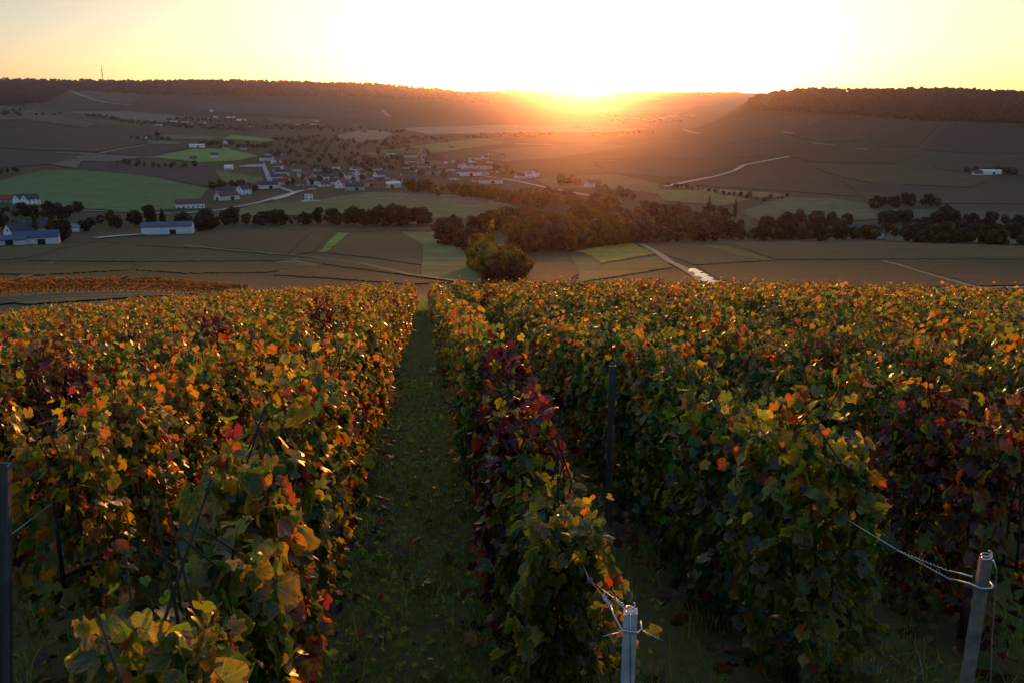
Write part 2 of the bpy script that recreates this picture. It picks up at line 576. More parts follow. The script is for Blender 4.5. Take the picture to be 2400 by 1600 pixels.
def drape(name, pts, mat, color, rise=None, tall=0.0, kind='structure', label=None, cat=None, group=None, step=9.0, seed=0):
    """A field: its outline measured in the photo and laid on the terrain; tall > 0 gives a crop of that height."""
    rg = np.random.default_rng(seed + abs(int(pts[0][0])))
    b = poly_resample(pts, step)
    b = [(x + rg.uniform(-2.2, 2.2), y + rg.uniform(-.7, .7)) for x, y in b]
    xs = [p[0] for p in b]; ys = [p[1] for p in b]
    gx, gy = np.meshgrid(np.arange(min(xs), max(xs), step), np.arange(min(ys), max(ys), step * .55))
    gx = gx.ravel() + rg.uniform(-2, 2, gx.size); gy = gy.ravel() + rg.uniform(-1, 1, gy.size)
    ok = inside(gx, gy, b)
    for (x0, y0) in b:
        ok &= (gx - x0) ** 2 + (gy - y0) ** 2 > (step * .35) ** 2
    vs = [Vector(p) for p in b] + [Vector((x, y)) for x, y in zip(gx[ok], gy[ok])]
    nb = len(b)
    edges = [(i, (i + 1) % nb) for i in range(nb)]
    ov, oe, of, ovo, oeo, ofo = delaunay_2d_cdt(vs, edges, [], 1, 1e-4)
    W = at_many([v.x for v in ov], [v.y for v in ov])
    dist = W[:, 1]
    top = W.copy()
    top[:, 2] += (0.25 + .0005 * dist if rise is None else rise) + tall
    if tall:
        top[:, 2] += rg.uniform(-.12, .12, len(top)) * tall
    F = [tuple(f) for f in of]
    V = top
    if tall:
        # walls down to the ground round the outline
        bi = {}
        for e in oe:
            pass
        cnt = {}
        for f in F:
            for a, c in zip(f, f[1:] + f[:1]):
                cnt[(a, c)] = 1
        border = [(a, c) for (a, c) in cnt if (c, a) not in cnt]
        base = W.copy(); base[:, 2] -= .3
        n0 = len(V)
        V = np.concatenate([top, base])
        F = F + [(c, a, a + n0, c + n0) for (a, c) in border]
    # faces upward
    me = bpy.data.meshes.new(name)
    a = V[list(F[0])[:3]]
    if np.cross(a[1] - a[0], a[2] - a[0])[2] < 0:
        F = [f[::-1] for f in F]
    me.from_pydata(V.tolist(), [], F)
    me.update()
    me.materials.append(mat)
    return link(name, me, kind=kind, label=label, cat=cat, group=group, color=color)


def ribbon(name, pts, width, color, rise=.45, mat=None, kind='structure', label=None, cat=None):
    """A road or path of real width along points measured in the photo."""
    P = []
    for (x0, y0), (x1, y1) in zip(pts, pts[1:]):
        n = max(1, int(math.hypot(x1 - x0, y1 - y0) / 5))
        for k in range(n):
            P.append((x0 + (x1 - x0) * k / n, y0 + (y1 - y0) * k / n))
    P.append(pts[-1])
    W = at_many([p[0] for p in P], [p[1] for p in P])
    d = np.gradient(W[:, :2], axis=0)
    d /= np.linalg.norm(d, axis=1)[:, None] + 1e-9
    nrm = np.stack([-d[:, 1], d[:, 0]], 1)
    V = []
    for sgn in (-1, 1):
        q = W[:, :2] + nrm * width / 2 * sgn
        V.append(np.stack([q[:, 0], q[:, 1], H(q[:, 0], q[:, 1]) + rise + .0005 * W[:, 1]], 1))
    n = len(P)
    V = np.concatenate(V)
    T = [(i, i + 1, n + i + 1, n + i) for i in range(n - 1)]
    me = bpy.data.meshes.new(name)
    me.from_pydata(V.tolist(), [], [t[::-1] for t in T])
    me.update()
    me.materials.append(mat or M_ROAD)
    return link(name, me, kind=kind, label=label, cat=cat, color=color)

# ------------------------------------------------------------------ fields of the valley
GRN = (.054, .125, .042); LGRN = (.12, .22, .05); PLOW = (.034, .024, .026); OLV = (.085, .105, .038)
PALE = (.22, .19, .13); BRN = (.052, .042, .020); DBRN = (.046, .040, .018); GOLD = (.16, .12, .018); PINK = (.17, .11, .085)
FIELDS = [
    ('field', [(-120, 420), (0, 425), (100, 402), (190, 400), (350, 415), (488, 443), (470, 470), (430, 492), (330, 497), (180, 490), (0, 478), (-120, 480)], GRN),
    ('field', [(190, 380), (270, 385), (420, 392), (485, 392), (505, 428), (495, 441), (350, 414), (182, 402)], PLOW),
    ('field', [(350, 370), (450, 351), (540, 351), (605, 368), (560, 378), (470, 382)], LGRN),
    ('field', [(235, 361), (340, 341), (445, 345), (350, 369)], PLOW),
    ('field', [(545, 318), (655, 329), (620, 334), (520, 326)], LGRN),
    ('field', [(345, 330), (420, 334), (420, 341), (345, 340)], GRN),
    ('field', [(380, 318), (520, 322), (500, 330), (390, 328)], OLV),
    ('field', [(520, 505), (600, 480), (720, 474), (860, 452), (1010, 455), (1130, 466), (1215, 488), (1160, 516), (1020, 512), (780, 505), (600, 508)], OLV),
    ('field', [(845, 453), (1010, 455), (1130, 466), (1215, 487), (1010, 473), (850, 466)], PINK),
    ('field', [(505, 400), (620, 420), (615, 432), (520, 428)], OLV),
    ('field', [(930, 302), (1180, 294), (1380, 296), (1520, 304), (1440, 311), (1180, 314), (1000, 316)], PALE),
    ('field', [(780, 322), (835, 308), (890, 306), (920, 316), (900, 328), (840, 335)], (.18, .15, .11)),
    ('field', [(855, 361), (1000, 340), (1140, 325), (1185, 337), (1010, 362), (900, 370)], (.12, .14, .04)),
    ('field', [(1140, 352), (1400, 338), (1480, 345), (1300, 372), (1180, 380)], (.10, .09, .05)),
    ('field', [(1250, 420), (1440, 410), (1545, 432), (1540, 455), (1400, 440), (1300, 445)], (.11, .11, .045)),
    ('field', [(1530, 445), (1640, 448), (1760, 470), (1690, 484), (1560, 472)], (.11, .13, .05)),
    ('field', [(1575, 436), (1820, 455), (1850, 461), (1800, 466), (1660, 452)], (.14, .13, .06)),
    ('field', [(1735, 500), (1790, 478), (1850, 464), (1950, 466), (2040, 482), (2060, 515), (1900, 524), (1780, 520)], (.085, .095, .05)),
    ('field', [(2040, 490), (2400, 500), (2520, 505), (2520, 540), (2200, 520), (2060, 515)], (.05, .065, .04)),
    ('field', [(2060, 558), (2400, 552), (2500, 552), (2500, 580), (2300, 572), (2080, 566)], (.06, .08, .04)),
    # hillside on the left
    ('field', [(-60, 258), (0, 249), (110, 268), (230, 292), (200, 300), (60, 282), (-60, 285)], (.07, .075, .03)),
    ('field', [(-60, 305), (200, 302), (300, 318), (340, 338), (230, 357), (60, 352), (-60, 340)], (.055, .042, .024)),
    ('field', [(-60, 355), (100, 362), (200, 372), (130, 385), (-60, 400)], (.030, .034, .022)),
    ('field', [(110, 386), (200, 364), (340, 370), (260, 381), (190, 379), (180, 396)], (.11, .09, .075)),
    ('field', [(150, 222), (300, 246), (330, 228), (310, 218), (200, 213)], (.075, .065, .05)),
    ('field', [(160, 264), (300, 262), (440, 275), (380, 288), (250, 278)], (.13, .12, .09)),
    ('field', [(420, 240), (700, 245), (900, 262), (920, 282), (700, 274), (470, 262)], (.058, .060, .060)),
    ('field', [(620, 278), (760, 282), (720, 292), (640, 290)], (.09, .085, .04)),
    # far side between the hills
    ('field', [(1440, 231), (1540, 229), (1560, 237), (1470, 238)], (.14, .12, .08)),
    ('field', [(1400, 258), (1640, 246), (1600, 268), (1420, 270)], (.09, .075, .06)),
]
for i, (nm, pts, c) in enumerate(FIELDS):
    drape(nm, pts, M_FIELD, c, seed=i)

HILLVINES = [
    ([(1600, 315), (1700, 284), (1800, 270), (1960, 274), (1830, 318), (1690, 338)], BRN),
    ([(1850, 318), (1975, 275), (2090, 284), (2020, 330), (1930, 335)], (0.0314, 0.0289, 0.0130)),
    ([(2035, 330), (2105, 286), (2200, 293), (2150, 345), (2060, 345)], (0.0267, 0.0271, 0.0130)),
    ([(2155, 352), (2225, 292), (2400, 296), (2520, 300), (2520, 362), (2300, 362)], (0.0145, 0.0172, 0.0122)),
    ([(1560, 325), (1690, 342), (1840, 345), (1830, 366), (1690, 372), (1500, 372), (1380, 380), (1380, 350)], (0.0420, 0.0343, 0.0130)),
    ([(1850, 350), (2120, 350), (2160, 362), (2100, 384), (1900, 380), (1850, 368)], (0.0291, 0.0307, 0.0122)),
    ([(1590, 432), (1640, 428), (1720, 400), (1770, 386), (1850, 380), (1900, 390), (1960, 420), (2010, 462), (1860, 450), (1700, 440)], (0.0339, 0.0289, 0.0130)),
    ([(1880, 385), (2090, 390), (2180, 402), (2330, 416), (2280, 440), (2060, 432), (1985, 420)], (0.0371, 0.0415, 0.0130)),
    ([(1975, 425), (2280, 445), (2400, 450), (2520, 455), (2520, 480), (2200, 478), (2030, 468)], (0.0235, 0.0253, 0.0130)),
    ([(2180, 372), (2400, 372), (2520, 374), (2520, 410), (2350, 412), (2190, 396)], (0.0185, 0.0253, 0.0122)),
    ([(1390, 385), (1640, 378), (1740, 376), (1700, 394), (1600, 420), (1430, 405)], (0.0396, 0.0370, 0.0144)),
]
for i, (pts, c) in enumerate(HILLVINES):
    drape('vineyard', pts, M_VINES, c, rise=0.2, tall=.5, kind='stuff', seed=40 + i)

LOWVINES = [
    ([(-60, 585), (0, 582), (120, 574), (225, 568), (140, 584), (60, 606), (-60, 616)], (0.0216, 0.0337, 0.0044)),
    ([(150, 590), (235, 568), (440, 588), (560, 600), (690, 612), (560, 613), (300, 614), (70, 612)], (0.0252, 0.0320, 0.0048)),
    ([(230, 566), (420, 552), (560, 540), (735, 540), (672, 598), (560, 584), (440, 582), (300, 575)], (0.0223, 0.0242, 0.0053)),
    ([(748, 532), (790, 530), (735, 592), (682, 600), (740, 541)], (0.0223, 0.0242, 0.0053)),
    ([(815, 549), (930, 549), (990, 576), (988, 622), (880, 606), (768, 594)], (0.0274, 0.0285, 0.0053)),
    ([(640, 530), (800, 528), (1018, 530), (1018, 541), (800, 543), (660, 538)], (0.0382, 0.0372, 0.0084)),
    ([(-60, 642), (-60, 622), (80, 620), (320, 620), (300, 634), (100, 646)], (0.0216, 0.0320, 0.0044)),
    ([(320, 634), (360, 616), (700, 617), (690, 630), (620, 640), (430, 642)], (0.0310, 0.0372, 0.0062)),
    ([(765, 597), (880, 610), (986, 626), (982, 650), (860, 634), (690, 610)], (0.0266, 0.0302, 0.0053)),
    ([(640, 646), (700, 622), (760, 628), (900, 646), (1060, 664), (960, 668), (780, 654)], (0.0223, 0.0294, 0.0048)),
    ([(420, 668), (440, 648), (640, 650), (800, 662), (900, 672), (800, 690), (560, 690)], (0.0209, 0.0294, 0.0048)),
    ([(1212, 597), (1330, 593), (1350, 622), (1360, 640), (1330, 662), (1250, 664), (1230, 630)], (0.0331, 0.0285, 0.0048)),
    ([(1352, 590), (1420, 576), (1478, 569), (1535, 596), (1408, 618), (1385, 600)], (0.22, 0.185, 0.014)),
    ([(1352, 664), (1358, 640), (1410, 622), (1545, 600), (1575, 628), (1440, 650)], (0.085, 0.085, 0.014)),
    ([(1370, 678), (1440, 655), (1590, 633), (1690, 690), (1500, 694)], (0.0216, 0.0259, 0.0048)),
    ([(1492, 569), (1560, 567), (1640, 574), (1785, 613), (1626, 622), (1548, 592)], (0.0331, 0.0354, 0.0062)),
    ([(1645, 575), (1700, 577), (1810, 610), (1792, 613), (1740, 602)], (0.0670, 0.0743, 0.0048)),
    ([(1710, 570), (1900, 566), (2200, 568), (2520, 578), (2520, 608), (2090, 608), (1815, 609)], (0.0295, 0.0320, 0.0062)),
    ([(1632, 624), (1800, 617), (2060, 613), (2180, 642), (2285, 673), (2000, 677), (1722, 681)], (0.0194, 0.0259, 0.0044)),
    ([(2080, 613), (2300, 612), (2520, 612), (2520, 668), (2296, 672), (2180, 640)], (0.0151, 0.0199, 0.0044)),
]
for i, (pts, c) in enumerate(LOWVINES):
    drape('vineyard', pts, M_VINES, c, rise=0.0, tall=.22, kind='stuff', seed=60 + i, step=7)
MEADOWS = [
    ([(748, 592), (792, 546), (818, 547), (768, 590)], LGRN),
    ([(945, 546), (1025, 546), (1080, 580), (1105, 622), (1135, 664), (986, 652), (992, 575)], (.10, .13, .040)),
    ([(636, 618), (690, 606), (770, 612), (730, 632), (660, 640)], (.085, .12, .035)),
    ([(1200, 600), (1212, 598), (1260, 664), (1230, 666), (1212, 640)], (.13, .14, .040)),
    ([(1335, 600), (1385, 602), (1410, 622), (1360, 642), (1345, 622)], (.11, .12, .035)),
    ([(40, 650), (110, 618), (140, 590), (158, 588), (110, 630), (60, 655)], (.05, .085, .030)),
    ([(1725, 690), (2000, 682), (2300, 678), (2520, 674), (2520, 705), (2100, 706)], (.060, .085, .030)),
    ([(0, 706), (120, 690), (420, 686), (480, 690), (300, 700), (60, 716)], (.060, .085, .028)),
]
for i, (pts, c) in enumerate(MEADOWS):
    drape('meadow', pts, M_FIELD, c, rise=.12, seed=80 + i, step=6)

# roads and tracks
ASP = (.16, .17, .18); CHALK = (.42, .40, .36); GRASSY = (.075, .105, .045)
ribbon('road', [(612, 375), (617, 388), (626, 408), (632, 425), (646, 438)], 7, (.24, .25, .27))
ribbon('road', [(646, 438), (690, 453), (650, 464), (610, 476), (560, 486), (520, 494)], 7, (.22, .23, .25))
ribbon('lane', [(640, 470), (665, 464), (695, 452), (740, 443)], 6, CHALK)
ribbon('road', [(1095, 404), (1130, 414), (1180, 421), (1215, 427), (1300, 446), (1390, 462), (1450, 475)], 7, (.30, .29, .28))
ribbon('road', [(225, 560), (270, 556), (336, 551)], 6, CHALK)
ribbon('road', [(420, 503), (470, 498), (520, 494)], 7, (.24, .25, .26))
ribbon('track', [(1560, 441), (1610, 430), (1680, 416), (1720, 404), (1745, 390), (1775, 384), (1850, 370)], 7, (.36, .32, .27), rise=1.6)
ribbon('track', [(1600, 307), (1616, 311), (1640, 316)], 7, (.20, .19, .18), rise=1.4)
ribbon('track', [(1835, 312), (1862, 316)], 8, (.20, .19, .18), rise=1.4)
ribbon('track', [(1905, 338), (1955, 343)], 7, (.20, .19, .18), rise=1.4)
ribbon('track', [(2005, 350), (2036, 354)], 7, (.20, .19, .18), rise=1.4)
ribbon('track', [(165, 214), (185, 223), (215, 234), (255, 243), (310, 248)], 16, (.16, .2, .15))
ribbon('track', [(235, 361), (270, 353), (340, 341)], 5, (.32, .32, .26))
ribbon('track', [(130, 359), (205, 362), (300, 368), (380, 372)], 5, (.30, .30, .24))
ribbon('track', [(895, 260), (912, 274)], 14, (.28, .24, .22))
ribbon('track', [(1205, 339), (1297, 341)], 12, (.42, .36, .28))
ribbon('track', [(638, 596), (720, 603), (850, 620), (960, 646), (1080, 662), (1190, 674)], 2.0, (.05, .075, .03), rise=.2)
ribbon('track', [(430, 577), (520, 586), (600, 592), (650, 598)], 2.5, (.11, .125, .08), rise=.2)
ribbon('track', [(140, 494), (280, 497), (400, 503)], 5, (.20, .21, .20))
ribbon('track', [(1722, 690), (1860, 685), (2100, 682), (2290, 679), (2420, 677)], 3.2, (.33, .34, .33), rise=.3)
ribbon('track', [(2068, 613), (2110, 624), (2180, 646), (2250, 666), (2300, 680)], 1.6, (.11, .12, .08), rise=.2)
ribbon('track', [(1500, 573), (1540, 594), (1570, 616), (1600, 630), (1640, 655), (1672, 684), (1690, 700)], 2.8, (.11, .11, .10), rise=.25)
ribbon('track', [(-20, 712), (140, 697), (330, 692), (480, 697), (640, 706)], 3.0, (.040, .042, .028), rise=.1)

# standing water in the ruts of the chalk track
_pr = random.Random(4)
_pp = []
for k in range(22):
    f = k / 21
    _pp.append((1626 + 64 * f + _pr.uniform(-4, 4), 638 + 47 * f + _pr.uniform(-2.5, 2.5), _pr.uniform(.7, 1.6), _pr.uniform(1.8, 3.6)))
for i, (px, py, w, l) in enumerate(_pp):
    p = at(px, py)
    rg = np.random.default_rng(300 + i)
    n = 18
    q = at(px + 4, py + 4); ang = math.atan2(q[1] - p[1], q[0] - p[0])
    V = []
    for k in range(n):
        t = 2 * math.pi * k / n
        a, b = math.cos(t) * l * rg.uniform(.7, 1.1), math.sin(t) * w * rg.uniform(.6, 1.2)
        V.append((a * math.cos(ang) - b * math.sin(ang), a * math.sin(ang) + b * math.cos(ang), 0))
    V = np.array(V)
    mb = MB()
    mb.add(np.concatenate([V, V - [0, 0, .9]]), [tuple(range(n))] + [(k, k + n, (k + 1) % n + n, (k + 1) % n) for k in range(n)])
    build(mb, 'puddle', M_WATER, loc=(p[0], p[1], p[2] + .55), kind='structure')

# ------------------------------------------------------------------ houses
_hcache = {}


def house_parts(w, d, h, rh, style):
    key = (w, d, h, rh, style)
    if key in _hcache:
        return _hcache[key]
    P = {}
    m = MB()
    hx, hy = w / 2, d / 2
    V = [(-hx, -hy, -1.2), (hx, -hy, -1.2), (hx, hy, -1.2), (-hx, hy, -1.2), (-hx, -hy, h), (hx, -hy, h), (hx, hy, h), (-hx, hy, h), (-hx, 0, h + rh), (hx, 0, h + rh)]
    m.add(V, [(0, 1, 5, 4), (1, 2, 6, 9, 5), (2, 3, 7, 6), (3, 0, 4, 8, 7)])
    P['wall'] = m.mesh('wall', M_WALL)
    m = MB()
    o, t = .45, .28
    k = rh / hy
    for s in (-1, 1):
        e = hy + o
        V = []
        for x in (-hx - o, hx + o):
            V += [(x, s * e, h - o * k + .02), (x, 0, h + rh + .02), (x, 0, h + rh + .02 + t), (x, s * e, h - o * k + .02 + t)]
        F = [(0, 1, 2, 3), (7, 6, 5, 4), (3, 2, 6, 7), (0, 4, 5, 1), (0, 3, 7, 4)]
        if s < 0:
            F = [f[::-1] for f in F]
        m.add(V, F)
    P['roof'] = m.mesh('roof', M_ROOF)
    m = MB(); m.box((0, 0, 0), (.9, .7, 1.6)); P['chimney'] = m.mesh('chimney', M_WALL)
    m = MB(); m.box((0, 0, 0), (1.1, .08, 1.35)); P['window'] = m.mesh('window', M_WINDOW)
    m = MB(); m.box((0, 0, 0), (1.2, .09, 2.1)); P['door'] = m.mesh('door', M_BARK)
    m = MB(); m.box((0, 0, 0), (3.6, .10, 3.4)); P['gate'] = m.mesh('gate', M_WINDOW)
    spots = []
    rows = [1.5] if h < 4.5 else [1.5, 4.2]
    nwin = max(2, int(w / 3.6))
    if style == 'house':
        for zz in rows:
            for i in range(nwin):
                x = -hx + w * (i + .5) / nwin
                if zz == rows[0] and i == nwin // 2:
                    spots.append(('door', (x, -hy - .03, .95), 0))
                else:
                    spots.append(('window', (x, -hy - .03, zz), 0))
        for s in (-1, 1):
            spots.append(('window', (s * (hx + .03), 0, h + .2), R(90)))
            if h > 4.5:
                spots.append(('window', (s * (hx + .03), -1.6, 1.5), R(90)))
    else:
        spots.append(('gate', (-hx - .03, 0, 1.6), R(90)))
        spots.append(('gate', (w * .12, -hy - .03, 1.6), 0))
    _hcache[key] = (P, spots)
    return _hcache[key]


WHT = (.86, .86, .86); CRM = (.72, .67, .58); GRY = (.45, .44, .42); STO = (.38, .33, .28)
RED = (.20, .075, .055); BRR = (.13, .075, .06); SLT = (.055, .06, .075); BLU = (.07, .10, .16)
TYPES = {'cot': (12, 9, 3.2, 3.8, 'house'), 'two': (12, 9.5, 5.6, 3.6, 'house'), 'long': (22, 10, 4.0, 3.2, 'house'),
         'hall': (29, 13, 4.6, 2.0, 'barn'), 'barn': (20, 11, 4.4, 3.2, 'barn'), 'tow': (8.5, 8.5, 6.8, 3.4, 'house')}
_rh = random.Random(11)


def house(px, py, typ, rz, wall, roof, label, group=None, s=1.0, cat='house', name='house'):
    p = at(px, py)
    P, spots = house_parts(*TYPES[typ])
    w, d, h, rh, style = TYPES[typ]
    e = link(name, None, loc=p, rz=R(rz), label=label, cat=cat, group=group)
    e.scale = (s, s, s)
    link('wall', P['wall'], e, color=wall)
    rf = link('roof', P['roof'], e, color=roof)
    if style == 'house':
        link('chimney', P['chimney'], rf, (w * .3, .5, h + rh), color=STO)
    for kind, loc, a in spots:
        link(kind, P[kind], e, loc, a)
    return e


HV = 'houses of the valley village'
HOUSES = [
    (54, 480, 'two', 62, WHT, SLT, 'left one of the twin white gabled houses at the edge of the big green field', None),
    (73, 481, 'two', 62, WHT, SLT, 'right one of the twin white gabled houses at the edge of the big green field', None),
    (22, 476, 'cot', 20, STO, RED, 'small reddish house by the twin white gables at the left edge', None),
    (46, 553, 'cot', 55, WHT, SLT, 'white gabled house behind the blue roofed farm hall', None),
    (98, 545, 'cot', 10, CRM, SLT, 'small pale house between two trees above the farm hall', None),
    (446, 488, 'long', 24, WHT, BRR, 'white house with a long dark red roof beside the road', None),
    (532, 456, 'long', 14, WHT, SLT, 'long white outbuilding with a slate roof at the village edge', None),
    (572, 456, 'two', 60, WHT, SLT, 'tall white gable house beside the long slate roofed outbuilding', None),
    (532, 469, 'barn', 50, CRM, BRR, 'low brown roofed barn in front of the long white outbuilding', None),
    (503, 372, 'two', 25, WHT, SLT, 'white house with a slate roof on the light green field', None),
    (453, 376, 'cot', 15, GRY, SLT, 'small grey shed left of the slate roofed house on the field', None),
    (537, 398, 'cot', 5, WHT, CRM, 'flat looking pale house at the end of the hedge by the plowed field', None),
    (570, 391, 'cot', 15, WHT, BRR, 'white house with brown roof above the road bend', HV),
    (599, 391, 'long', 10, WHT, BRR, 'long white house just left of the straight road', None),
    (626, 376, 'long', -15, WHT, SLT, 'long slate roofed house at the top of the straight road', None),
    (645, 384, 'two', 70, WHT, BRR, 'white gable house just right of the straight road top', None),
    (631, 364, 'cot', 20, WHT, SLT, 'small white house above the long slate roofed house', None),
    (651, 357, 'cot', 30, WHT, SLT, 'upper of two small white houses above the straight road', None),
    (662, 364, 'cot', 20, WHT, BRR, 'lower of two small white houses above the straight road', None),
    (651, 398, 'two', 10, WHT, BRR, 'white house on the right side of the straight road halfway down', None),
    (664, 410, 'long', 5, WHT, SLT, 'long white house with slate roof right of the straight road', None),
    (660, 420, 'cot', 15, CRM, BRR, 'small cream house below the long white slate roofed house', None),
    (629, 442, 'barn', 20, CRM, SLT, 'cream barn with grey roof at the bottom of the straight road', None),
    (731, 435, 'two', 45, WHT, BRR, 'white house with dark gable in the lower village row', HV),
    (736, 396, 'long', 0, STO, BRR, 'large stone house with a broad reddish brown roof in the trees', None),
    (718, 408, 'two', 0, STO, BRR, 'stone house in front of the broad reddish roof', None),
    (779, 397, 'long', 0, WHT, BRR, 'long white house with dormer like gables in the village middle', None),
    (779, 421, 'long', 10, WHT, SLT, 'white house with pale roof in the middle of the lower row', None),
    (785, 432, 'cot', 20, WHT, SLT, 'low white house beside the bright gable of the lower row', HV),
    (802, 441, 'two', 62, WHT, RED, 'bright white gable house at the front of the lower row', None),
    (832, 446, 'barn', 5, GRY, SLT, 'grey barn with slate roof at the front of the lower row', None),
    (813, 421, 'two', 55, WHT, BRR, 'white house behind the grey barn', HV),
    (845, 416, 'two', 62, WHT, BRR, 'tall bright gable house right of the village middle', None),
    (888, 415, 'cot', 50, WHT, SLT, 'white house alone right of the tall bright gable', None),
    (864, 437, 'barn', 20, (.55, .45, .25), BRR, 'yellowish rendered barn beside the grey barn', None),
    (908, 440, 'hall', 30, CRM, CRM, 'big cream farm building at the field corner', None),
    (939, 428, 'long', -5, CRM, BRR, 'long cream house behind the big farm building', None),
    (963, 428, 'cot', 0, WHT, BLU, 'bright white shed with blue roof at the end of the lower row', None),
    (890, 442, 'cot', 20, STO, RED, 'small red roofed shed in front of the big cream farm building', None),
    (745, 415, 'cot', 35, CRM, SLT, 'cream cottage under trees in the village middle', HV),
    (705, 436, 'cot', 20, GRY, BRR, 'small grey cottage left of the dark gable', HV),
    (760, 438, 'cot', 40, WHT, BRR, 'white cottage at the hedge of the front field', HV),
    (920, 364, 'long', 8, WHT, BRR, 'long white house left of the church', None),
    (896, 369, 'cot', 10, CRM, BRR, 'cream cottage at the left end of the church quarter', None),
    (940, 369, 'cot', 25, STO, RED, 'red roofed cottage left of the church', HV),
    (963, 369, 'long', 0, CRM, SLT, 'long pale house below the red roofs by the church', None),
    (971, 357, 'long', 0, STO, RED, 'long house with a red roof beside the church', None),
    (952, 352, 'cot', 60, STO, SLT, 'narrow stone house behind the red roofs', None),
    (966, 384, 'long', 5, CRM, RED, 'cream house with red roof below the church', None),
    (968, 394, 'cot', 25, CRM, BRR, 'cream cottage under the red roofed house', HV),
    (993, 396, 'long', 0, CRM, BRR, 'pale long house in the old village centre', None),
    (1024, 374, 'cot', 30, STO, RED, 'stone cottage right of the church tower', HV),
    (1042, 370, 'cot', 10, STO, RED, 'red roofed cottage right of the church', HV),
    (1058, 351, 'cot', 25, CRM, SLT, 'lone pale house on the slope above the church', None),
    (1010, 410, 'barn', 10, STO, BRR, 'stone barn at the lower edge of the old centre', None),
    (1000, 384, 'cot', 65, STO, BRR, 'stone house in front of the church', HV),
    (1030, 388, 'cot', 15, STO, RED, 'low red roofed house of the old centre', HV),
    (1040, 398, 'barn', 0, CRM, RED, 'pale barn with a red roof in the old centre', None),
    (1055, 401, 'cot', 20, WHT, BRR, 'white cottage left of the steep white gable', HV),
    (1075, 388, 'cot', 20, STO, BRR, 'brown roofed house behind the steep white gable', HV),
    (1092, 396, 'two', 65, WHT, SLT, 'steep bright white gable right of the old centre', None),
    (1112, 375, 'long', 0, CRM, BRR, 'long pale house at the upper right of the village', None),
    (1100, 412, 'hall', -6, WHT, BRR, 'long white hall along the road out of the village', None),
    (1140, 396, 'long', -10, CRM, RED, 'long red roofed house at the right of the village', None),
    (1160, 405, 'cot', 80, CRM, BRR, 'tall narrow house at the right end of the village', None),
    (1135, 409, 'cot', 10, WHT, BRR, 'white cottage behind the road out of the village', HV),
    (1150, 430, 'hall', -6, CRM, RED, 'long pinkish hall below the road out of the village', None),
    (1118, 427, 'cot', 10, CRM, RED, 'pink cottage left of the long pinkish hall', None),
    (1175, 370, 'cot', 10, CRM, BRR, 'solitary house above the right of the village', None),
    (1218, 418, 'cot', 30, WHT, BRR, 'leftmost white house of the group beyond the village end', None),
    (1234, 417, 'two', 60, WHT, BRR, 'middle white gable of the group beyond the village end', None),
    (1252, 415, 'two', 62, WHT, BRR, 'rightmost white gable of the group beyond the village end', None),
    (1061, 437, 'cot', 0, CRM, BRR, 'pale cottage among orange trees below the village', None),
    (1064, 422, 'cot', 0, CRM, SLT, 'small pale house behind the orange trees below the village', None),
    (371, 295, 'long', 5, WHT, SLT, 'white house alone at the left end of the upper hamlet', None),
    (406, 286, 'long', 10, WHT, SLT, 'pale house at the left of the upper hamlet', None),
    (434, 288, 'long', 0, CRM, RED, 'red roofed house of the upper hamlet', None),
    (452, 291, 'cot', 10, WHT, RED, 'small white house at the lower edge of the upper hamlet', None),
    (464, 284, 'long', 20, CRM, RED, 'long red roofed house in the middle of the upper hamlet', None),
    (484, 280, 'two', 60, WHT, SLT, 'white gable in the middle of the upper hamlet', None),
    (474, 290, 'long', 0, WHT, BRR, 'long white house along the lower edge of the upper hamlet', None),
    (506, 277, 'two', 55, WHT, BRR, 'white gable left of the long hall in the upper hamlet', None),
    (496, 263, 'cot', 0, WHT, CRM, 'tiny white house high above the upper hamlet', None),
    (579, 299, 'long', 20, WHT, SLT, 'white house below the long hall of the upper hamlet', None),
    (340, 326, 'two', 60, WHT, BRR, 'house with a white gable beside the dark fir', None),
    (462, 346, 'hall', 6, WHT, CRM, 'white hall with a pale roof above the light green field', None),
    (533, 338, 'two', 55, WHT, BRR, 'white house with brown roof in the upper trees', None),
    (529, 350, 'cot', 15, WHT, RED, 'low red roofed house below the brown roofed house in the upper trees', None),
    (571, 351, 'cot', 0, CRM, SLT, 'small pale house in the trees right of the light green field', None),
    (696, 293, 'cot', 0, CRM, SLT, 'pale house at the left of the far hamlet by the woods', None),
    (735, 293, 'long', 10, WHT, SLT, 'white house of the far hamlet by the woods', None),
    (742, 286, 'two', 50, WHT, BRR, 'upper white gable of the far hamlet by the woods', None),
    (835, 296, 'hall', 5, STO, RED, 'reddish farmhouse at the edge of the far woods', None),
    (2318, 409, 'hall', 0, WHT, CRM, 'white hall alone in the vineyards on the right slope', None),
    (2290, 411, 'cot', 0, CRM, SLT, 'tiny shed left of the white hall on the right slope', None),
    (1383, 440, 'two', 40, CRM, BRR, 'left one of the two houses among trees beyond the village', None),
    (1396, 436, 'cot', 30, CRM, BRR, 'right one of the two houses among trees beyond the village', None),
    (2020, 560, 'barn', 5, GRY, SLT, 'low grey barn half hidden by trees on the right', None),
]
FARV = [(1412, 273), (1442, 275), (1470, 278), (1493, 279), (1510, 282), (1522, 284), (1532, 283), (1549, 279), (1562, 277), (1568, 273), (1576, 275), (1588, 273), (1610, 272), (1624, 274)]
HALLS = [
    (541, 277, 'hall', 4, WHT, RED, 'long white hall of the upper hamlet'),
    (566, 284, 'hall', 0, WHT, CRM, 'white flat looking barn at the right end of the upper hamlet'),
]
for h_ in HOUSES:
    house(*h_, s=_rh.uniform(1.05, 1.2))
_rv = random.Random(21)
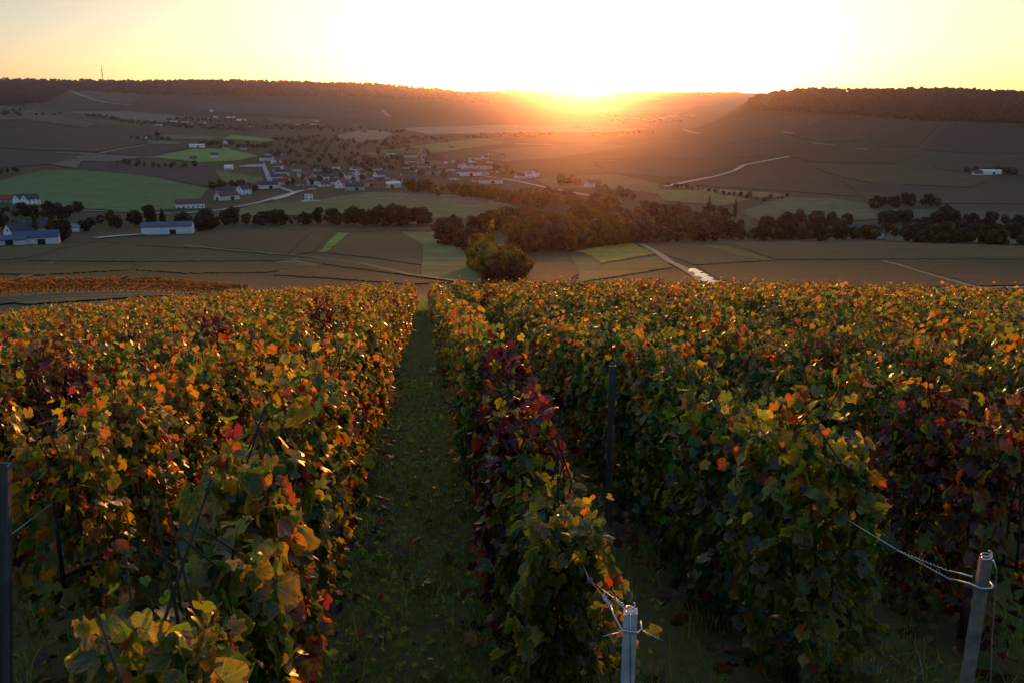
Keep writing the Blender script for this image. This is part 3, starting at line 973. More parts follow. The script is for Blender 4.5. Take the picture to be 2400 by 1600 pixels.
for i in range(46):
    for _ in range(50):
        px, py = _rv.choice([(_rv.uniform(660, 960), _rv.uniform(398, 440)), (_rv.uniform(930, 1165), _rv.uniform(360, 410)), (_rv.uniform(640, 700), _rv.uniform(385, 440))])
        if all(abs(px - h[0]) > 11 or abs(py - h[1]) > 5 for h in HOUSES) and not (px < 770 and py > 436) and abs(px - 1015) > 14:
            break
    HOUSES.append((px, py, _rv.choice(('cot', 'cot', 'two', 'long')), _rv.uniform(-10, 70), _rv.choice((WHT, CRM, CRM, WHT)), _rv.choice((BRR, RED, SLT, BRR)), '', None))
    house(*HOUSES[-1][:6], 'small pale house packed among the trees of the valley village', 'small houses packed in the village', s=_rv.uniform(.8, 1.0))
for h_ in HALLS:
    house(*h_, s=1.2)
for i, (px, py) in enumerate(FARV):
    house(px, py, 'long' if i % 3 else 'two', _rh.uniform(-20, 60), WHT if i > 5 else CRM, BRR, 'tiny pale house of the distant village under the far ridge', 'houses of the distant village', s=1.3)

TYPES['ware'] = (29, 13, 5.2, 2.0, 'barn'); TYPES['farmhall'] = (21, 17, 4.2, 2.4, 'barn'); TYPES['lowhall'] = (20, 10, 3.0, 1.6, 'barn')
house(395, 548, 'ware', 13, (.70, .74, .76), BLU, 'long white warehouse with a blue roof beside the lower vineyards', cat='warehouse', name='warehouse')
house(88, 571, 'farmhall', 24, (.66, .68, .68), (.045, .07, .14), 'white gabled farm hall with a dark blue roof at the left', cat='farm hall', name='farm_hall')
house(14, 574, 'lowhall', 20, (.55, .58, .62), BLU, 'low shed with a blue roof cut by the left edge', cat='farm hall', name='farm_hall')
house(156, 543, 'farmhall', 28, (.70, .72, .74), (.16, .18, .21), 'white hall with grey roof half hidden by a dark tree', cat='farm hall', name='farm_hall', s=.7)
house(724, 468, 'tow', 12, WHT, RED, 'square white two storey house with a red roof alone at the field edge', None)

# chapel like church with a slender spire
p = at(1015, 390)
ch = link('church', None, loc=p, rz=R(15), label='stone church with a slender pointed spire in the village', cat='church')
P_, _s = house_parts(22, 10, 7.5, 5.5, 'barn')
ch.scale = (1.35, 1.35, 1.35)
link('wall', P_['wall'], ch, color=STO)
link('roof', P_['roof'], ch, color=BRR)
m = MB(); m.box((0, 0, 6.5), (6, 6, 17)); tw = build(m, 'tower', M_WALL, ch, loc=(-11, 0, 0), color=STO)
m = MB()
m.add([(-3.2, -3.2, 15), (3.2, -3.2, 15), (3.2, 3.2, 15), (-3.2, 3.2, 15), (-.9, -.9, 24), (.9, -.9, 24), (.9, .9, 24), (-.9, .9, 24), (0, 0, 36)],
      [(3, 2, 1, 0), (0, 1, 5, 4), (1, 2, 6, 5), (2, 3, 7, 6), (3, 0, 4, 7), (4, 5, 8), (5, 6, 8), (6, 7, 8), (7, 4, 8)])
build(m, 'spire', M_ROOF, tw, color=(.16, .17, .20))
for s_ in (-1, 1):
    m = MB(); m.box((0, 0, 0), (1.4, .15, 3)); build(m, 'belfry_window', M_WINDOW, tw, loc=(s_ * 1.4, -3.06, 11.5))

# low white walls by the square house
for pts in ([(640, 470), (666, 464), (690, 455)], [(706, 473), (752, 473)]):
    m = MB()
    W = at_many([q[0] for q in pts], [q[1] for q in pts])
    o0 = W[0].copy()
    for a, b in zip(W, W[1:]):
        c = (a + b) / 2 - o0; L = math.hypot(*(b - a)[:2])
        m.box((c[0], c[1], c[2] + .4), (L, .35, 2.0), math.atan2(b[1] - a[1], b[0] - a[0]))
    build(m, 'garden_wall', M_WALL, loc=o0, color=WHT, cat='wall', label='low white garden wall along the lane left of the square white house' if pts[0][0] == 640 else 'low white garden wall in front of the square white house')

# red and white mast on the left ridge
pm = at(242, 196)
mast = link('radio_mast', None, loc=pm, label='red and white radio mast standing on the left ridge', cat='mast')
M_MAST = object_color_mat('mast_paint', .6, 1, .05)
zt = 0.0
for i in range(7):
    m = MB()
    r0, r1 = 2.6 - i * .28, 2.6 - (i + 1) * .28
    h0 = 12.0
    for k in range(4):
        a = math.pi / 4 + k * math.pi / 2
        b = a + math.pi / 2
        m.tube([(r0 * math.cos(a), r0 * math.sin(a), 0), (r1 * math.cos(a), r1 * math.sin(a), h0)], .45, 4)
        m.tube([(r0 * math.cos(a), r0 * math.sin(a), 0), (r1 * math.cos(b), r1 * math.sin(b), h0)], .25, 4)
        m.tube([(r0 * math.cos(b), r0 * math.sin(b), 0), (r1 * math.cos(a), r1 * math.sin(a), h0)], .25, 4)
    build(m, 'lattice_section', M_MAST, mast, loc=(0, 0, zt), color=(.55, .08, .06) if i % 2 else (.75, .72, .7))
    zt += h0
for zz, r in ((50, 5.0), (58, 4.2), (66, 3.6), (78, 2.8)):
    m = MB(); m.tube([(0, 0, 0), (0, 0, 1.8)], r, 10); build(m, 'antenna_platform', M_MAST, mast, loc=(0, 0, zz), color=(.5, .45, .45))

# ------------------------------------------------------------------ trees
def crown_mesh(seed, shape):
    rg = np.random.default_rng(seed)
    if shape == 'round':
        lobes = [(rg.uniform(-1.9, 1.9), rg.uniform(-1.9, 1.9), rg.uniform(2.0, 9.2), rg.uniform(1.5, 2.6)) for _ in range(13)] + [(0, 0, 6.0, 2.9), (0, 0, 2.6, 2.2)]
        nq, sz = 900, .58
    elif shape == 'wide':
        lobes = [(rg.uniform(-3.4, 3.4), rg.uniform(-2.8, 2.8), rg.uniform(1.4, 7.8), rg.uniform(1.5, 2.7)) for _ in range(17)]
        nq, sz = 1000, .62
    elif shape == 'poplar':
        lobes = [(rg.uniform(-.3, .3), rg.uniform(-.3, .3), z, 1.35 * math.sin(min(1, (15.5 - z) / 9) * 1.35) + .25) for z in np.linspace(2, 15, 11)]
        nq, sz = 520, .5
    elif shape == 'cone':
        lobes = [(0, 0, z, 2.5 * (11.5 - z) / 11.5 + .2) for z in np.linspace(1.2, 11, 11)]
        nq, sz = 520, .5
    else:   # bush
        lobes = [(rg.uniform(-1.8, 1.8), rg.uniform(-1.2, 1.2), rg.uniform(.6, 2.2), rg.uniform(.9, 1.5)) for _ in range(7)]
        nq, sz = 300, .5
    L = np.array(lobes)
    wt = L[:, 3] ** 2; wt = wt / wt.sum()
    li = rg.choice(len(L), nq, p=wt)
    d = rg.normal(size=(nq, 3)); d /= np.linalg.norm(d, axis=1)[:, None]
    rad = L[li, 3] * (1 - .45 * rg.random(nq) ** 2.2)
    c = L[li, :3] + d * rad[:, None] * [1, 1, .85]
    c[:, 2] = np.maximum(c[:, 2], .3)
    nrm = d + rg.normal(size=(nq, 3)) * .55
    nrm /= np.linalg.norm(nrm, axis=1)[:, None]
    t = np.cross(nrm, rg.normal(size=(nq, 3))); t /= np.linalg.norm(t, axis=1)[:, None]
    b = np.cross(nrm, t)
    s = sz * rg.uniform(.6, 1.35, nq)[:, None]
    V = np.stack([c - t * s - b * s * .6, c + t * s - b * s * .5, c + t * s * .6 + b * s, c - t * s * .7 + b * s * .8], 1).reshape(-1, 3)
    i = np.arange(nq) * 4
    T = np.concatenate([np.stack([i, i + 1, i + 2], 1), np.stack([i, i + 2, i + 3], 1)])
    lobe_tint = rg.uniform(.7, 1.3, len(L))[li]
    v = np.repeat(lobe_tint * rg.uniform(.65, 1.35, nq), 4)
    hue = np.repeat(rg.uniform(-.12, .12, nq), 4)
    return np_mesh('crown', V, T, np.stack([v * (1 + hue), v, v * (1 - hue)], 1), mats=(M_TREE,))


def trunk_mesh(seed, h, r):
    rg = random.Random(seed)
    m = MB()
    m.tube([(0, 0, -.6), (rg.uniform(-.1, .1), rg.uniform(-.1, .1), h * .5), (rg.uniform(-.3, .3), rg.uniform(-.3, .3), h)], [r * 1.2, r * .8, r * .4], 7)
    for k in range(4):
        a = rg.uniform(0, 6.3); z = h * rg.uniform(.45, .8)
        m.tube([(0, 0, z), (math.cos(a) * h * .14, math.sin(a) * h * .14, z + h * .18), (math.cos(a) * h * .22, math.sin(a) * h * .22, z + h * .34)], [r * .5, r * .3, r * .12], 5)
    return m.mesh('trunk', M_BARK, True)


SHAPES = {'round': 5, 'wide': 4, 'poplar': 2, 'cone': 2, 'bush': 3}
CROWNS = {k: [crown_mesh(100 + i * 7 + len(k), k) for i in range(n)] for k, n in SHAPES.items()}
TRUNKS = {'round': trunk_mesh(1, 7.5, .28), 'wide': trunk_mesh(2, 6, .32), 'poplar': trunk_mesh(3, 12, .25), 'cone': trunk_mesh(4, 9, .22), 'bush': trunk_mesh(5, 1.6, .1)}
SHAPE_H = {'round': 11.2, 'wide': 9.6, 'poplar': 16, 'cone': 12, 'bush': 3.2}
_rt = random.Random(5)
TGREEN = [(.050, .062, .026), (.060, .070, .026), (.038, .048, .024), (.075, .072, .028), (.085, .068, .028)]
TAUT = [(.16, .11, .036), (.20, .13, .030), (.13, .085, .036), (.10, .085, .036), (.14, .13, .035)]
TDARK = [(.042, .054, .034), (.054, .060, .036), (.050, .050, .036), (.062, .060, .036)]
TMAUVE = [(.11, .085, .062), (.10, .088, .062), (.075, .065, .05), (.13, .11, .06)]
TREES = []          # (location, shape, height, colour, label, group, name)


def tree(px, py, shape, h, col, label, group=None, jit=.15):
    TREES.append((at(px, py), shape, h, tuple(c * _rt.uniform(1 - jit, 1 + jit) for c in col), label, group))


NTH = 'first second third fourth fifth sixth seventh eighth ninth tenth eleventh twelfth thirteenth fourteenth fifteenth sixteenth'.split()


def belt(line, n, hmin, hmax, pal, label, group, shapes=('round', 'round', 'wide'), spread=6):
    """Trees along a line or in a band measured in the photo."""
    L = [math.hypot(b[0] - a[0], b[1] - a[1]) for a, b in zip(line, line[1:])]
    tot = sum(L)
    order = n <= 16 and line[-1][0] > line[0][0]
    for i in range(n):
        t = (i + _rt.uniform(.1, .9)) / n * tot
        k = 0
        while k < len(L) - 1 and t > L[k]:
            t -= L[k]; k += 1
        f = t / max(L[k], 1e-6)
        x = line[k][0] + (line[k + 1][0] - line[k][0]) * f
        y = line[k][1] + (line[k + 1][1] - line[k][1]) * f + _rt.uniform(-spread, spread)
        tree(x, y, _rt.choice(shapes), _rt.uniform(hmin * .72, hmax * 1.04), _rt.choice(pal), label + (', %s from left' % NTH[i] if order else ''), group)


# the hedge behind the upper lower-vineyard and the clump at the meadow
belt([(470, 530), (560, 528), (640, 528), (760, 526)], 13, 8, 13, TGREEN + TDARK, 'dull green tree in the hedgerow below the front field', 'hedgerow left of the dark clump', spread=3)
belt([(770, 528), (900, 528), (1015, 529)], 15, 11, 15, TDARK, 'dark round tree in the clump ending the hedgerow', 'dark clump of the hedgerow', spread=3)
belt([(1030, 562), (1060, 576), (1110, 590)], 8, 10, 13, TDARK + TMAUVE, 'dark broad tree above the meadow wedge', 'trees above the meadow wedge', ('round', 'wide'), 5)
tree(1152, 640, 'poplar', 14.5, (.46, .30, .045), 'tall golden poplar rising from the golden clump', jit=.02)
for px, py, h in ((1112, 636, 8.5), (1130, 632, 9), (1172, 640, 8), (1138, 645, 8.5), (1120, 625, 9.5), (1158, 648, 7)):
    _gx = sorted(q[0] for q in ((1112, 0), (1130, 0), (1172, 0), (1138, 0), (1120, 0), (1158, 0))).index(px)
    tree(px, py, 'round', h, (.38, .24, .04), NTH[_gx] + ' from left of the golden leaved trees round the tall golden poplar', 'golden clump by the meadow')
for px, py, h in ((1190, 640, 8.5), (1206, 650, 7), (1180, 652, 7)):
    tree(px, py, 'wide', h, (.30, .18, .035), {1180: 'leftmost', 1190: 'middle', 1206: 'rightmost'}[px] + ' rusty broad tree on the right flank of the golden clump', 'rusty trees of the golden clump')
for px, py, h in ((1155, 658, 4), (1188, 664, 5.5), (1207, 670, 5), (1168, 672, 4.5), (1218, 672, 3), (1145, 664, 3)):
    tree(px, py, 'wide', h, (.075, .040, .025), NTH[[1145, 1155, 1168, 1188, 1207, 1218].index(px)] + ' from left of the low dark reddish trees below the golden clump', 'dark trees at the foot of the golden clump')
belt([(1125, 556), (1170, 540), (1230, 532)], 8, 13, 16, [(.16, .125, .03), (.13, .085, .03)], 'tall yellow topped tree behind the golden poplar', 'yellow topped trees', ('round', 'wide'), 5)
belt([(1215, 590), (1290, 588), (1370, 582), (1440, 572), (1500, 566)], 22, 9, 14, TAUT + TMAUVE, 'rusty tree at the front edge of the central wood', 'front edge of the central wood', ('round', 'wide'), 5)
belt([(1220, 560), (1300, 556), (1380, 552), (1480, 548)], 20, 10, 14, TAUT, 'orange brown tree in the middle of the central wood', 'middle of the central wood', ('round', 'wide'), 8)
belt([(1200, 525), (1300, 530), (1420, 530)], 16, 10, 14, TAUT, 'reddish tree at the back of the central wood', 'back of the central wood', ('round', 'wide'), 8)
belt([(1500, 566), (1600, 564), (1700, 564), (1780, 562)], 20, 7, 12, TMAUVE + TDARK + TGREEN, 'mauve brown tree at the front of the right wood', 'front of the right wood', ('round', 'wide'), 3)
belt([(1450, 545), (1600, 540), (1740, 545)], 24, 10, 16, TMAUVE, 'greyish mauve tree in the middle of the right wood', 'middle of the right wood', ('round', 'wide'), 10)
belt([(1480, 510), (1600, 514), (1700, 525)], 14, 10, 14, TMAUVE + TDARK, 'dark tree at the back of the right wood', 'back of the right wood', ('round', 'wide'), 8)
for px, py, h, lab in ((1443, 562, 12, 'left one of two small golden round trees before the right wood'), (1478, 562, 11, 'right one of two small golden round trees before the right wood'), (1510, 548, 11, 'yellow tree behind the two golden round trees'), (1398, 540, 14, 'bright gold slender tree in the central wood')):
    tree(px, py, 'round', h, (.22, .17, .03), lab)
tree(1660, 512, 'poplar', 22, (.15, .12, .035), 'tall olive poplar above the right wood', jit=.02)
tree(1722, 510, 'poplar', 18, (.10, .09, .04), 'dull slender poplar right of the tall olive poplar', jit=.02)
belt([(1780, 562), (1880, 562), (1960, 563), (2060, 563)], 18, 8, 13, TDARK + TGREEN, 'dull tree along the crest of the right vineyard', 'trees along the right crest', ('round', 'wide', 'bush'), 3)
belt([(1790, 540), (1900, 530), (2000, 540)], 14, 10, 14, TDARK + TMAUVE, 'dark round tree behind the right crest', 'trees behind the right crest', ('round', 'wide'), 8)
belt([(2040, 560), (2120, 555), (2250, 556), (2450, 560)], 26, 7, 12, TDARK + TGREEN, 'dark tree in the shaded wood at the right edge', 'shaded wood at the right edge', ('round', 'wide'), 6)
belt([(2050, 535), (2200, 528), (2450, 535)], 22, 10, 14, TDARK, 'dark tree at the back of the shaded right wood', 'back of the shaded right wood', ('round', 'wide'), 9)
belt([(2040, 490), (2120, 484), (2200, 486)], 10, 10, 14, TDARK, 'dark tree of the copse above the shaded right wood', 'copse above the right wood', ('round', 'wide'), 5)
belt([(2120, 566), (2250, 570), (2420, 576)], 12, 5, 8, TGREEN, 'small green tree dotted along the right crest', 'small trees on the right crest', ('round', 'bush'), 2)
belt([(1558, 440), (1640, 447), (1740, 462), (1790, 474), (1850, 463)], 24, 5, 8, TDARK, 'dark shrub of the curving hedge below the right slope', 'curving hedge', ('wide', 'bush', 'round'), 2)
belt([(960, 452), (1060, 456), (1180, 470), (1280, 486)], 26, 11, 16, TAUT, 'orange tree in the belt behind the front field', 'orange belt behind the front field', ('round', 'wide'), 7)
belt([(1180, 462), (1300, 478), (1460, 500)], 22, 11, 16, TAUT + TMAUVE, 'rusty tree in the belt beyond the front field', 'rusty belt beyond the front field', ('round', 'wide'), 8)
belt([(1310, 436), (1345, 436), (1362, 438)], 6, 13, 18, TAUT, 'tall orange tree beside the two houses', 'tall trees beside the two houses', ('round', 'poplar', 'round'), 3)
belt([(1400, 448), (1440, 462), (1485, 470)], 10, 8, 12, TMAUVE, 'brown tree right of the two houses', 'trees right of the two houses', ('round', 'wide'), 4)
belt([(1160, 402), (1190, 408), (1215, 404)], 7, 10, 15, TAUT, 'orange tree at the right end of the village', 'trees at the village end', ('round', 'wide'), 6)
# left of the valley
belt([(0, 500), (60, 505), (130, 510), (190, 505)], 14, 8, 12, TDARK, 'dark tree round the twin white houses', 'trees round the twin white houses', ('round', 'wide'), 10)
belt([(0, 540), (80, 535), (140, 545)], 9, 8, 11, TDARK + TGREEN, 'dark green tree round the blue roofed farm', 'trees round the farm', ('round', 'wide'), 8)
tree(148, 566, 'round', 15, (.040, .045, .020), 'dark tree in front of the half hidden white hall')
tree(84, 552, 'poplar', 15, (.12, .09, .04), 'yellowish slender tree behind the farm hall')
tree(122, 548, 'poplar', 13, (.10, .09, .04), 'dull yellow slender tree beside the dark farm tree')
belt([(190, 540), (260, 530), (330, 528)], 8, 7, 11, TGREEN, 'green tree in the orchard left of the warehouse', 'orchard left of the warehouse', ('round', 'wide'), 8)
tree(352, 530, 'round', 15, (.05, .052, .026), 'broad tree behind the left of the warehouse')
tree(382, 527, 'cone', 13, (.035, .042, .022), 'pointed dark tree behind the warehouse')
belt([(412, 530), (440, 528)], 4, 9, 12, TDARK, 'dark tree behind the right of the warehouse', 'trees behind the warehouse', ('round', 'wide'), 3)
belt([(462, 540), (485, 538), (505, 538)], 4, 12, 16, TDARK, 'big dark tree right of the warehouse', 'trees right of the warehouse', ('round', 'wide'), 3)
belt([(268, 388), (300, 389), (345, 391), (420, 394), (470, 390)], 15, 8, 12, TDARK, 'dark tree of the hedge above the plowed field', 'hedge above the plowed field', ('wide', 'round', 'bush'), 2)
belt([(488, 452), (505, 445), (545, 442), (600, 452)], 10, 8, 12, TDARK, 'dark tree behind the long slate roofed outbuilding', 'trees behind the outbuilding', ('round', 'cone', 'wide'), 3)
tree(369, 322, 'cone', 17, (.022, .028, .018), 'dark pointed fir on the left slope')
belt([(300, 324), (340, 328), (400, 332)], 7, 8, 12, TDARK, 'dark tree beside the pointed fir', 'trees beside the fir', ('round', 'wide'), 2)
belt([(0, 408), (50, 404)], 4, 8, 11, TDARK, 'dark bush at the left edge of the green field', 'bushes at the left edge', ('wide', 'bush'), 3)
belt([(0, 655), (40, 648)], 0, 2, 3, TDARK, 'x', 'x')
VT = 'trees among the village houses'
belt([(650, 395), (700, 400), (760, 410), (860, 400), (940, 400), (1040, 410)], 44, 8, 14, TGREEN + TDARK + TMAUVE, 'dull tree among the village houses', VT, ('round', 'wide', 'cone'), 14)
belt([(660, 432), (760, 428), (880, 428), (960, 440)], 16, 7, 11, TGREEN + TDARK, 'green tree in the gardens of the lower village row', 'garden trees of the lower row', ('round', 'wide', 'cone'), 8)
belt([(640, 350), (740, 365), (860, 380), (940, 390)], 60, 10, 15, TMAUVE + TDARK, 'brownish tree of the wood above the village', 'wood above the village', ('round', 'wide'), 18)
tree(1002, 372, 'cone', 18, (.03, .035, .024), 'dark fir beside the church')
tree(678, 398, 'round', 11, (.12, .12, .03), 'yellow green tree right of the straight road')

fars = []
for line, n, spread in (([(470, 340), (560, 345), (640, 348)], 26, 6), ([(640, 330), (760, 335), (900, 345), (960, 345)], 70, 12), ([(560, 300), (680, 302), (800, 305), (950, 312)], 60, 5),
                        ([(920, 328), (1040, 330), (1180, 322), (1300, 316)], 60, 4), ([(200, 272), (260, 280), (330, 292), (400, 296)], 40, 3), ([(400, 296), (500, 302), (600, 306)], 44, 5),
                        ([(390, 284), (480, 282), (570, 286)], 22, 3), ([(1430, 284), (1520, 290), (1600, 286)], 30, 3), ([(2265, 404), (2345, 408), (2380, 410)], 10, 2), ([(1540, 316), (1480, 318), (1380, 322)], 14, 3),
                        ([(60, 262), (0, 268), (150, 270)], 14, 4)):
    L = len(line)
    for i in range(n):
        f = (i + _rt.random()) / n * (L - 1); k = min(int(f), L - 2); f -= k
        fars.append((line[k][0] + (line[k + 1][0] - line[k][0]) * f, line[k][1] + (line[k + 1][1] - line[k][1]) * f + _rt.uniform(-spread, spread)))

TREES.sort(key=lambda t: -t[2] / t[0][1])
single, rest = TREES[:300], TREES[300:]
for i, (loc, shape, h, col, label, group) in enumerate(single):
    k = h / SHAPE_H[shape]
    e = link('tree' if shape != 'bush' else 'shrub', None, loc=loc, rz=_rt.uniform(0, 6.3), label=label, cat='tree' if shape != 'bush' else 'shrub', group=group)
    wd = k * _rt.uniform(.9, 1.12) if shape != 'poplar' else k * 1.05
    e.scale = (wd, wd, k)
    link('crown', CROWNS[shape][i % SHAPES[shape]], e, color=col)
    link('trunk', TRUNKS[shape], e)


def mass_of_trees(name, specs, seed=0):
    """Far trees joined into one mass: (location, height, width, colour)."""
    rg = np.random.default_rng(seed)
    V, T, C = [], [], []
    n = 0
    for (loc, h, w, col) in specs:
        nq = 20
        d = rg.normal(size=(nq, 3)); d /= np.linalg.norm(d, axis=1)[:, None]
        c = np.array(loc) + d * [w * .5, w * .5, h * .42] * rg.uniform(.6, 1, (nq, 1)) + [0, 0, h * .55]
        t = np.cross(d, rg.normal(size=(nq, 3))); t /= np.linalg.norm(t, axis=1)[:, None]
        b = np.cross(d, t)
        s = w * .24 * rg.uniform(.7, 1.3, (nq, 1))
        q = np.stack([c - t * s - b * s, c + t * s - b * s * .8, c + t * s * .7 + b * s, c - t * s * .8 + b * s], 1).reshape(-1, 3)
        i = n + np.arange(nq) * 4
        V.append(q); T.append(np.stack([i, i + 1, i + 2], 1)); T.append(np.stack([i, i + 2, i + 3], 1))
        C.append(np.repeat(np.array(col)[None, :] * rg.uniform(.75, 1.25, (nq, 1)), 4, 0))
        n += nq * 4
    return link(name, np_mesh(name, np.concatenate(V), np.concatenate(T), np.concatenate(C), mats=(M_FOREST,)), kind='stuff', color=(1, 1, 1))


W = at_many([f[0] for f in fars], [f[1] for f in fars])
mass_of_trees('far_trees', [(W[i], _rt.uniform(8, 13), _rt.uniform(8, 12), _rt.choice(TDARK + TMAUVE)) for i in range(len(W))] +
              [(t[0], t[2], t[2] * .75, t[3]) for t in rest], 3)


def forest(name, poly, n, hmin, hmax, wd, pal, seed):
    rg = np.random.default_rng(seed)
    xs = [p[0] for p in poly]; ys = [p[1] for p in poly]
    px = rg.uniform(min(xs), max(xs), n * 3); py = rg.uniform(min(ys), max(ys), n * 3)
    ok = inside(px, py, poly)
    px, py = px[ok][:n], py[ok][:n]
    W = at_many(px, py)
    W = W[W[:, 1] < 8900]
    cl = np.sin(W[:, 0] * .011) * np.sin(W[:, 1] * .013 + 1) * .5 + .5
    specs = []
    for i in range(len(W)):
        k = min(len(pal) - 1, int((cl[i] * .6 + rg.random() * .5) * len(pal)))
        specs.append((W[i], rg.uniform(hmin, hmax), wd * rg.uniform(.8, 1.2), pal[k]))
    mass_of_trees(name, specs, seed + 1)


FOR = [(.025, .022, .018), (.022, .022, .018), (.032, .026, .019), (.019, .022, .017), (.028, .028, .018)]
forest('forest', [(-150, 178), (0, 186), (300, 192), (600, 190), (900, 198), (1080, 215), (1150, 245), (1000, 238), (860, 228), (700, 226), (520, 226), (320, 222), (160, 214), (110, 240), (-150, 262)], 5200, 7, 14, 13, FOR, 21)
forest('forest', [(1745, 258), (1760, 236), (1800, 222), (1860, 215), (2000, 213), (2200, 214), (2450, 226), (2560, 226), (2560, 296), (2350, 290), (2180, 284), (2000, 272), (1850, 262)], 6000, 8, 15, 11, FOR, 22)
forest('forest', [(1080, 214), (1200, 214), (1320, 217), (1345, 223), (1390, 223), (1410, 218), (1740, 219), (1700, 228), (1500, 224), (1410, 226), (1360, 230), (1310, 226), (1100, 224)], 1800, 7, 12, 18, FOR, 23)

# ------------------------------------------------------------------ vine leaves
RG = np.random.default_rng(77)


def leaf_base(seed, hd=True):
    """Lobed grape leaf about 1 wide, stalk end at the origin, tip along +Y, upper side +Z."""
    rg = np.random.default_rng(seed)
    if hd:
        ang = np.radians([-158, -138, -112, -92, -68, -48, -26, -10, 0, 10, 26, 48, 68, 92, 112, 138, 158])
        rad = np.array([.34, .46, .50, .46, .54, .58, .50, .60, .66, .60, .50, .58, .54, .46, .50, .46, .34])
        rad = rad * rg.uniform(.88, 1.12, len(rad)) * (1 + .05 * np.where(np.arange(len(rad)) % 2, 1, -1))
        ang = ang + rg.uniform(-.05, .05, len(ang))
        ctr = np.array([0, .16])
        O = np.stack([np.sin(ang) * rad, np.cos(ang) * rad], 1) + ctr
        I = np.stack([np.sin(ang) * rad * .52, np.cos(ang) * rad * .52], 1) + ctr
        P2 = np.concatenate([[[0, .08]], I, O])
        n = len(ang)
        T = []
        for k in range(n - 1):
            T += [(0, 1 + k + 1, 1 + k), (1 + k, 1 + k + 1, 1 + n + k + 1), (1 + k, 1 + n + k + 1, 1 + n + k)]
        edge = np.concatenate([[0], np.full(n, .35), np.full(n, 1.0)])
    elif hd is None:
        ang = np.radians([-158, -125, -98, -68, -46, -27, -10, 0, 10, 27, 46, 68, 98, 125, 158])
        rad = np.array([.34, .50, .46, .56, .57, .50, .62, .66, .62, .50, .57, .56, .46, .50, .34]) * rg.uniform(.9, 1.1, 15)
        O = np.stack([np.sin(ang) * rad, np.cos(ang) * rad], 1) + [0, .16]
        P2 = np.concatenate([[[0, .1]], O])
        T = [(0, k + 2, k + 1) for k in range(14)]
        edge = np.concatenate([[0], np.full(15, .95)])
    else:
        ang = np.radians([-150, -85, -42, 0, 42, 85, 150]); rad = np.array([.40, .46, .58, .70, .58, .46, .40]) * rg.uniform(.88, 1.12, 7)
        O = np.stack([np.sin(ang) * rad, np.cos(ang) * rad], 1) + [0, .14]
        P2 = np.concatenate([[[0, .05]], O])
        T = [(0, k + 2, k + 1) for k in range(6)]
        edge = np.concatenate([[0], np.full(7, .9)])
    x, y = P2[:, 0], P2[:, 1]
    fold = rg.uniform(.05, .55); droop = rg.uniform(-.1, .7); wav = rg.uniform(.02, .10)
    r = np.hypot(x, y)
    z = fold * np.abs(x) * .9 - droop * r * r * .8 + wav * np.sin(np.arctan2(x, y) * 5 + rg.uniform(0, 6)) * r
    z += rg.uniform(-.04, .04, len(x)) * edge
    V = np.stack([x, y, z], 1)
    return V, np.array(T), edge


LEAF_HD = [leaf_base(500 + i) for i in range(12)]
LEAF_MD = [leaf_base(500 + i, None) for i in range(12)]
LEAF_LO = [leaf_base(600 + i, False) for i in range(8)]
PALETTE = {
    'green': (.036, .085, .024), 'deep': (.018, .050, .020), 'lime': (.11, .17, .025), 'yellow': (.32, .25, .03), 'gold': (.36, .20, .025),
    'orange': (.36, .12, .018), 'red': (.26, .028, .016), 'purple': (.050, .012, .020), 'plum': (.085, .022, .028), 'brown': (.11, .060, .030)}
PN = list(PALETTE); PC = np.array([PALETTE[k] for k in PN])
MIXES = {   #        green deep lime yellow gold orange red purple plum brown
    'left':   np.array([.29, .28, .10, .07, .07, .09, .035, .02, .02, .025]),
    'right':  np.array([.36, .38, .08, .06, .03, .05, .016, .012, .012, .02]),
    'gold':   np.array([.20, .15, .14, .16, .15, .13, .02, .01, .01, .03]),
    'purple': np.array([.08, .10, .02, .01, .01, .03, .06, .44, .20, .05]),
    'rust':   np.array([.10, .12, .05, .07, .12, .24, .09, .05, .06, .10]),
    'green':  np.array([.46, .42, .07, .03, .005, .01, .01, .005, .005, .0]),
}
EDGE = {0: 3, 1: 3, 2: 4, 3: 5, 4: 5, 5: 6, 6: 8, 7: 7, 8: 6, 9: 9}


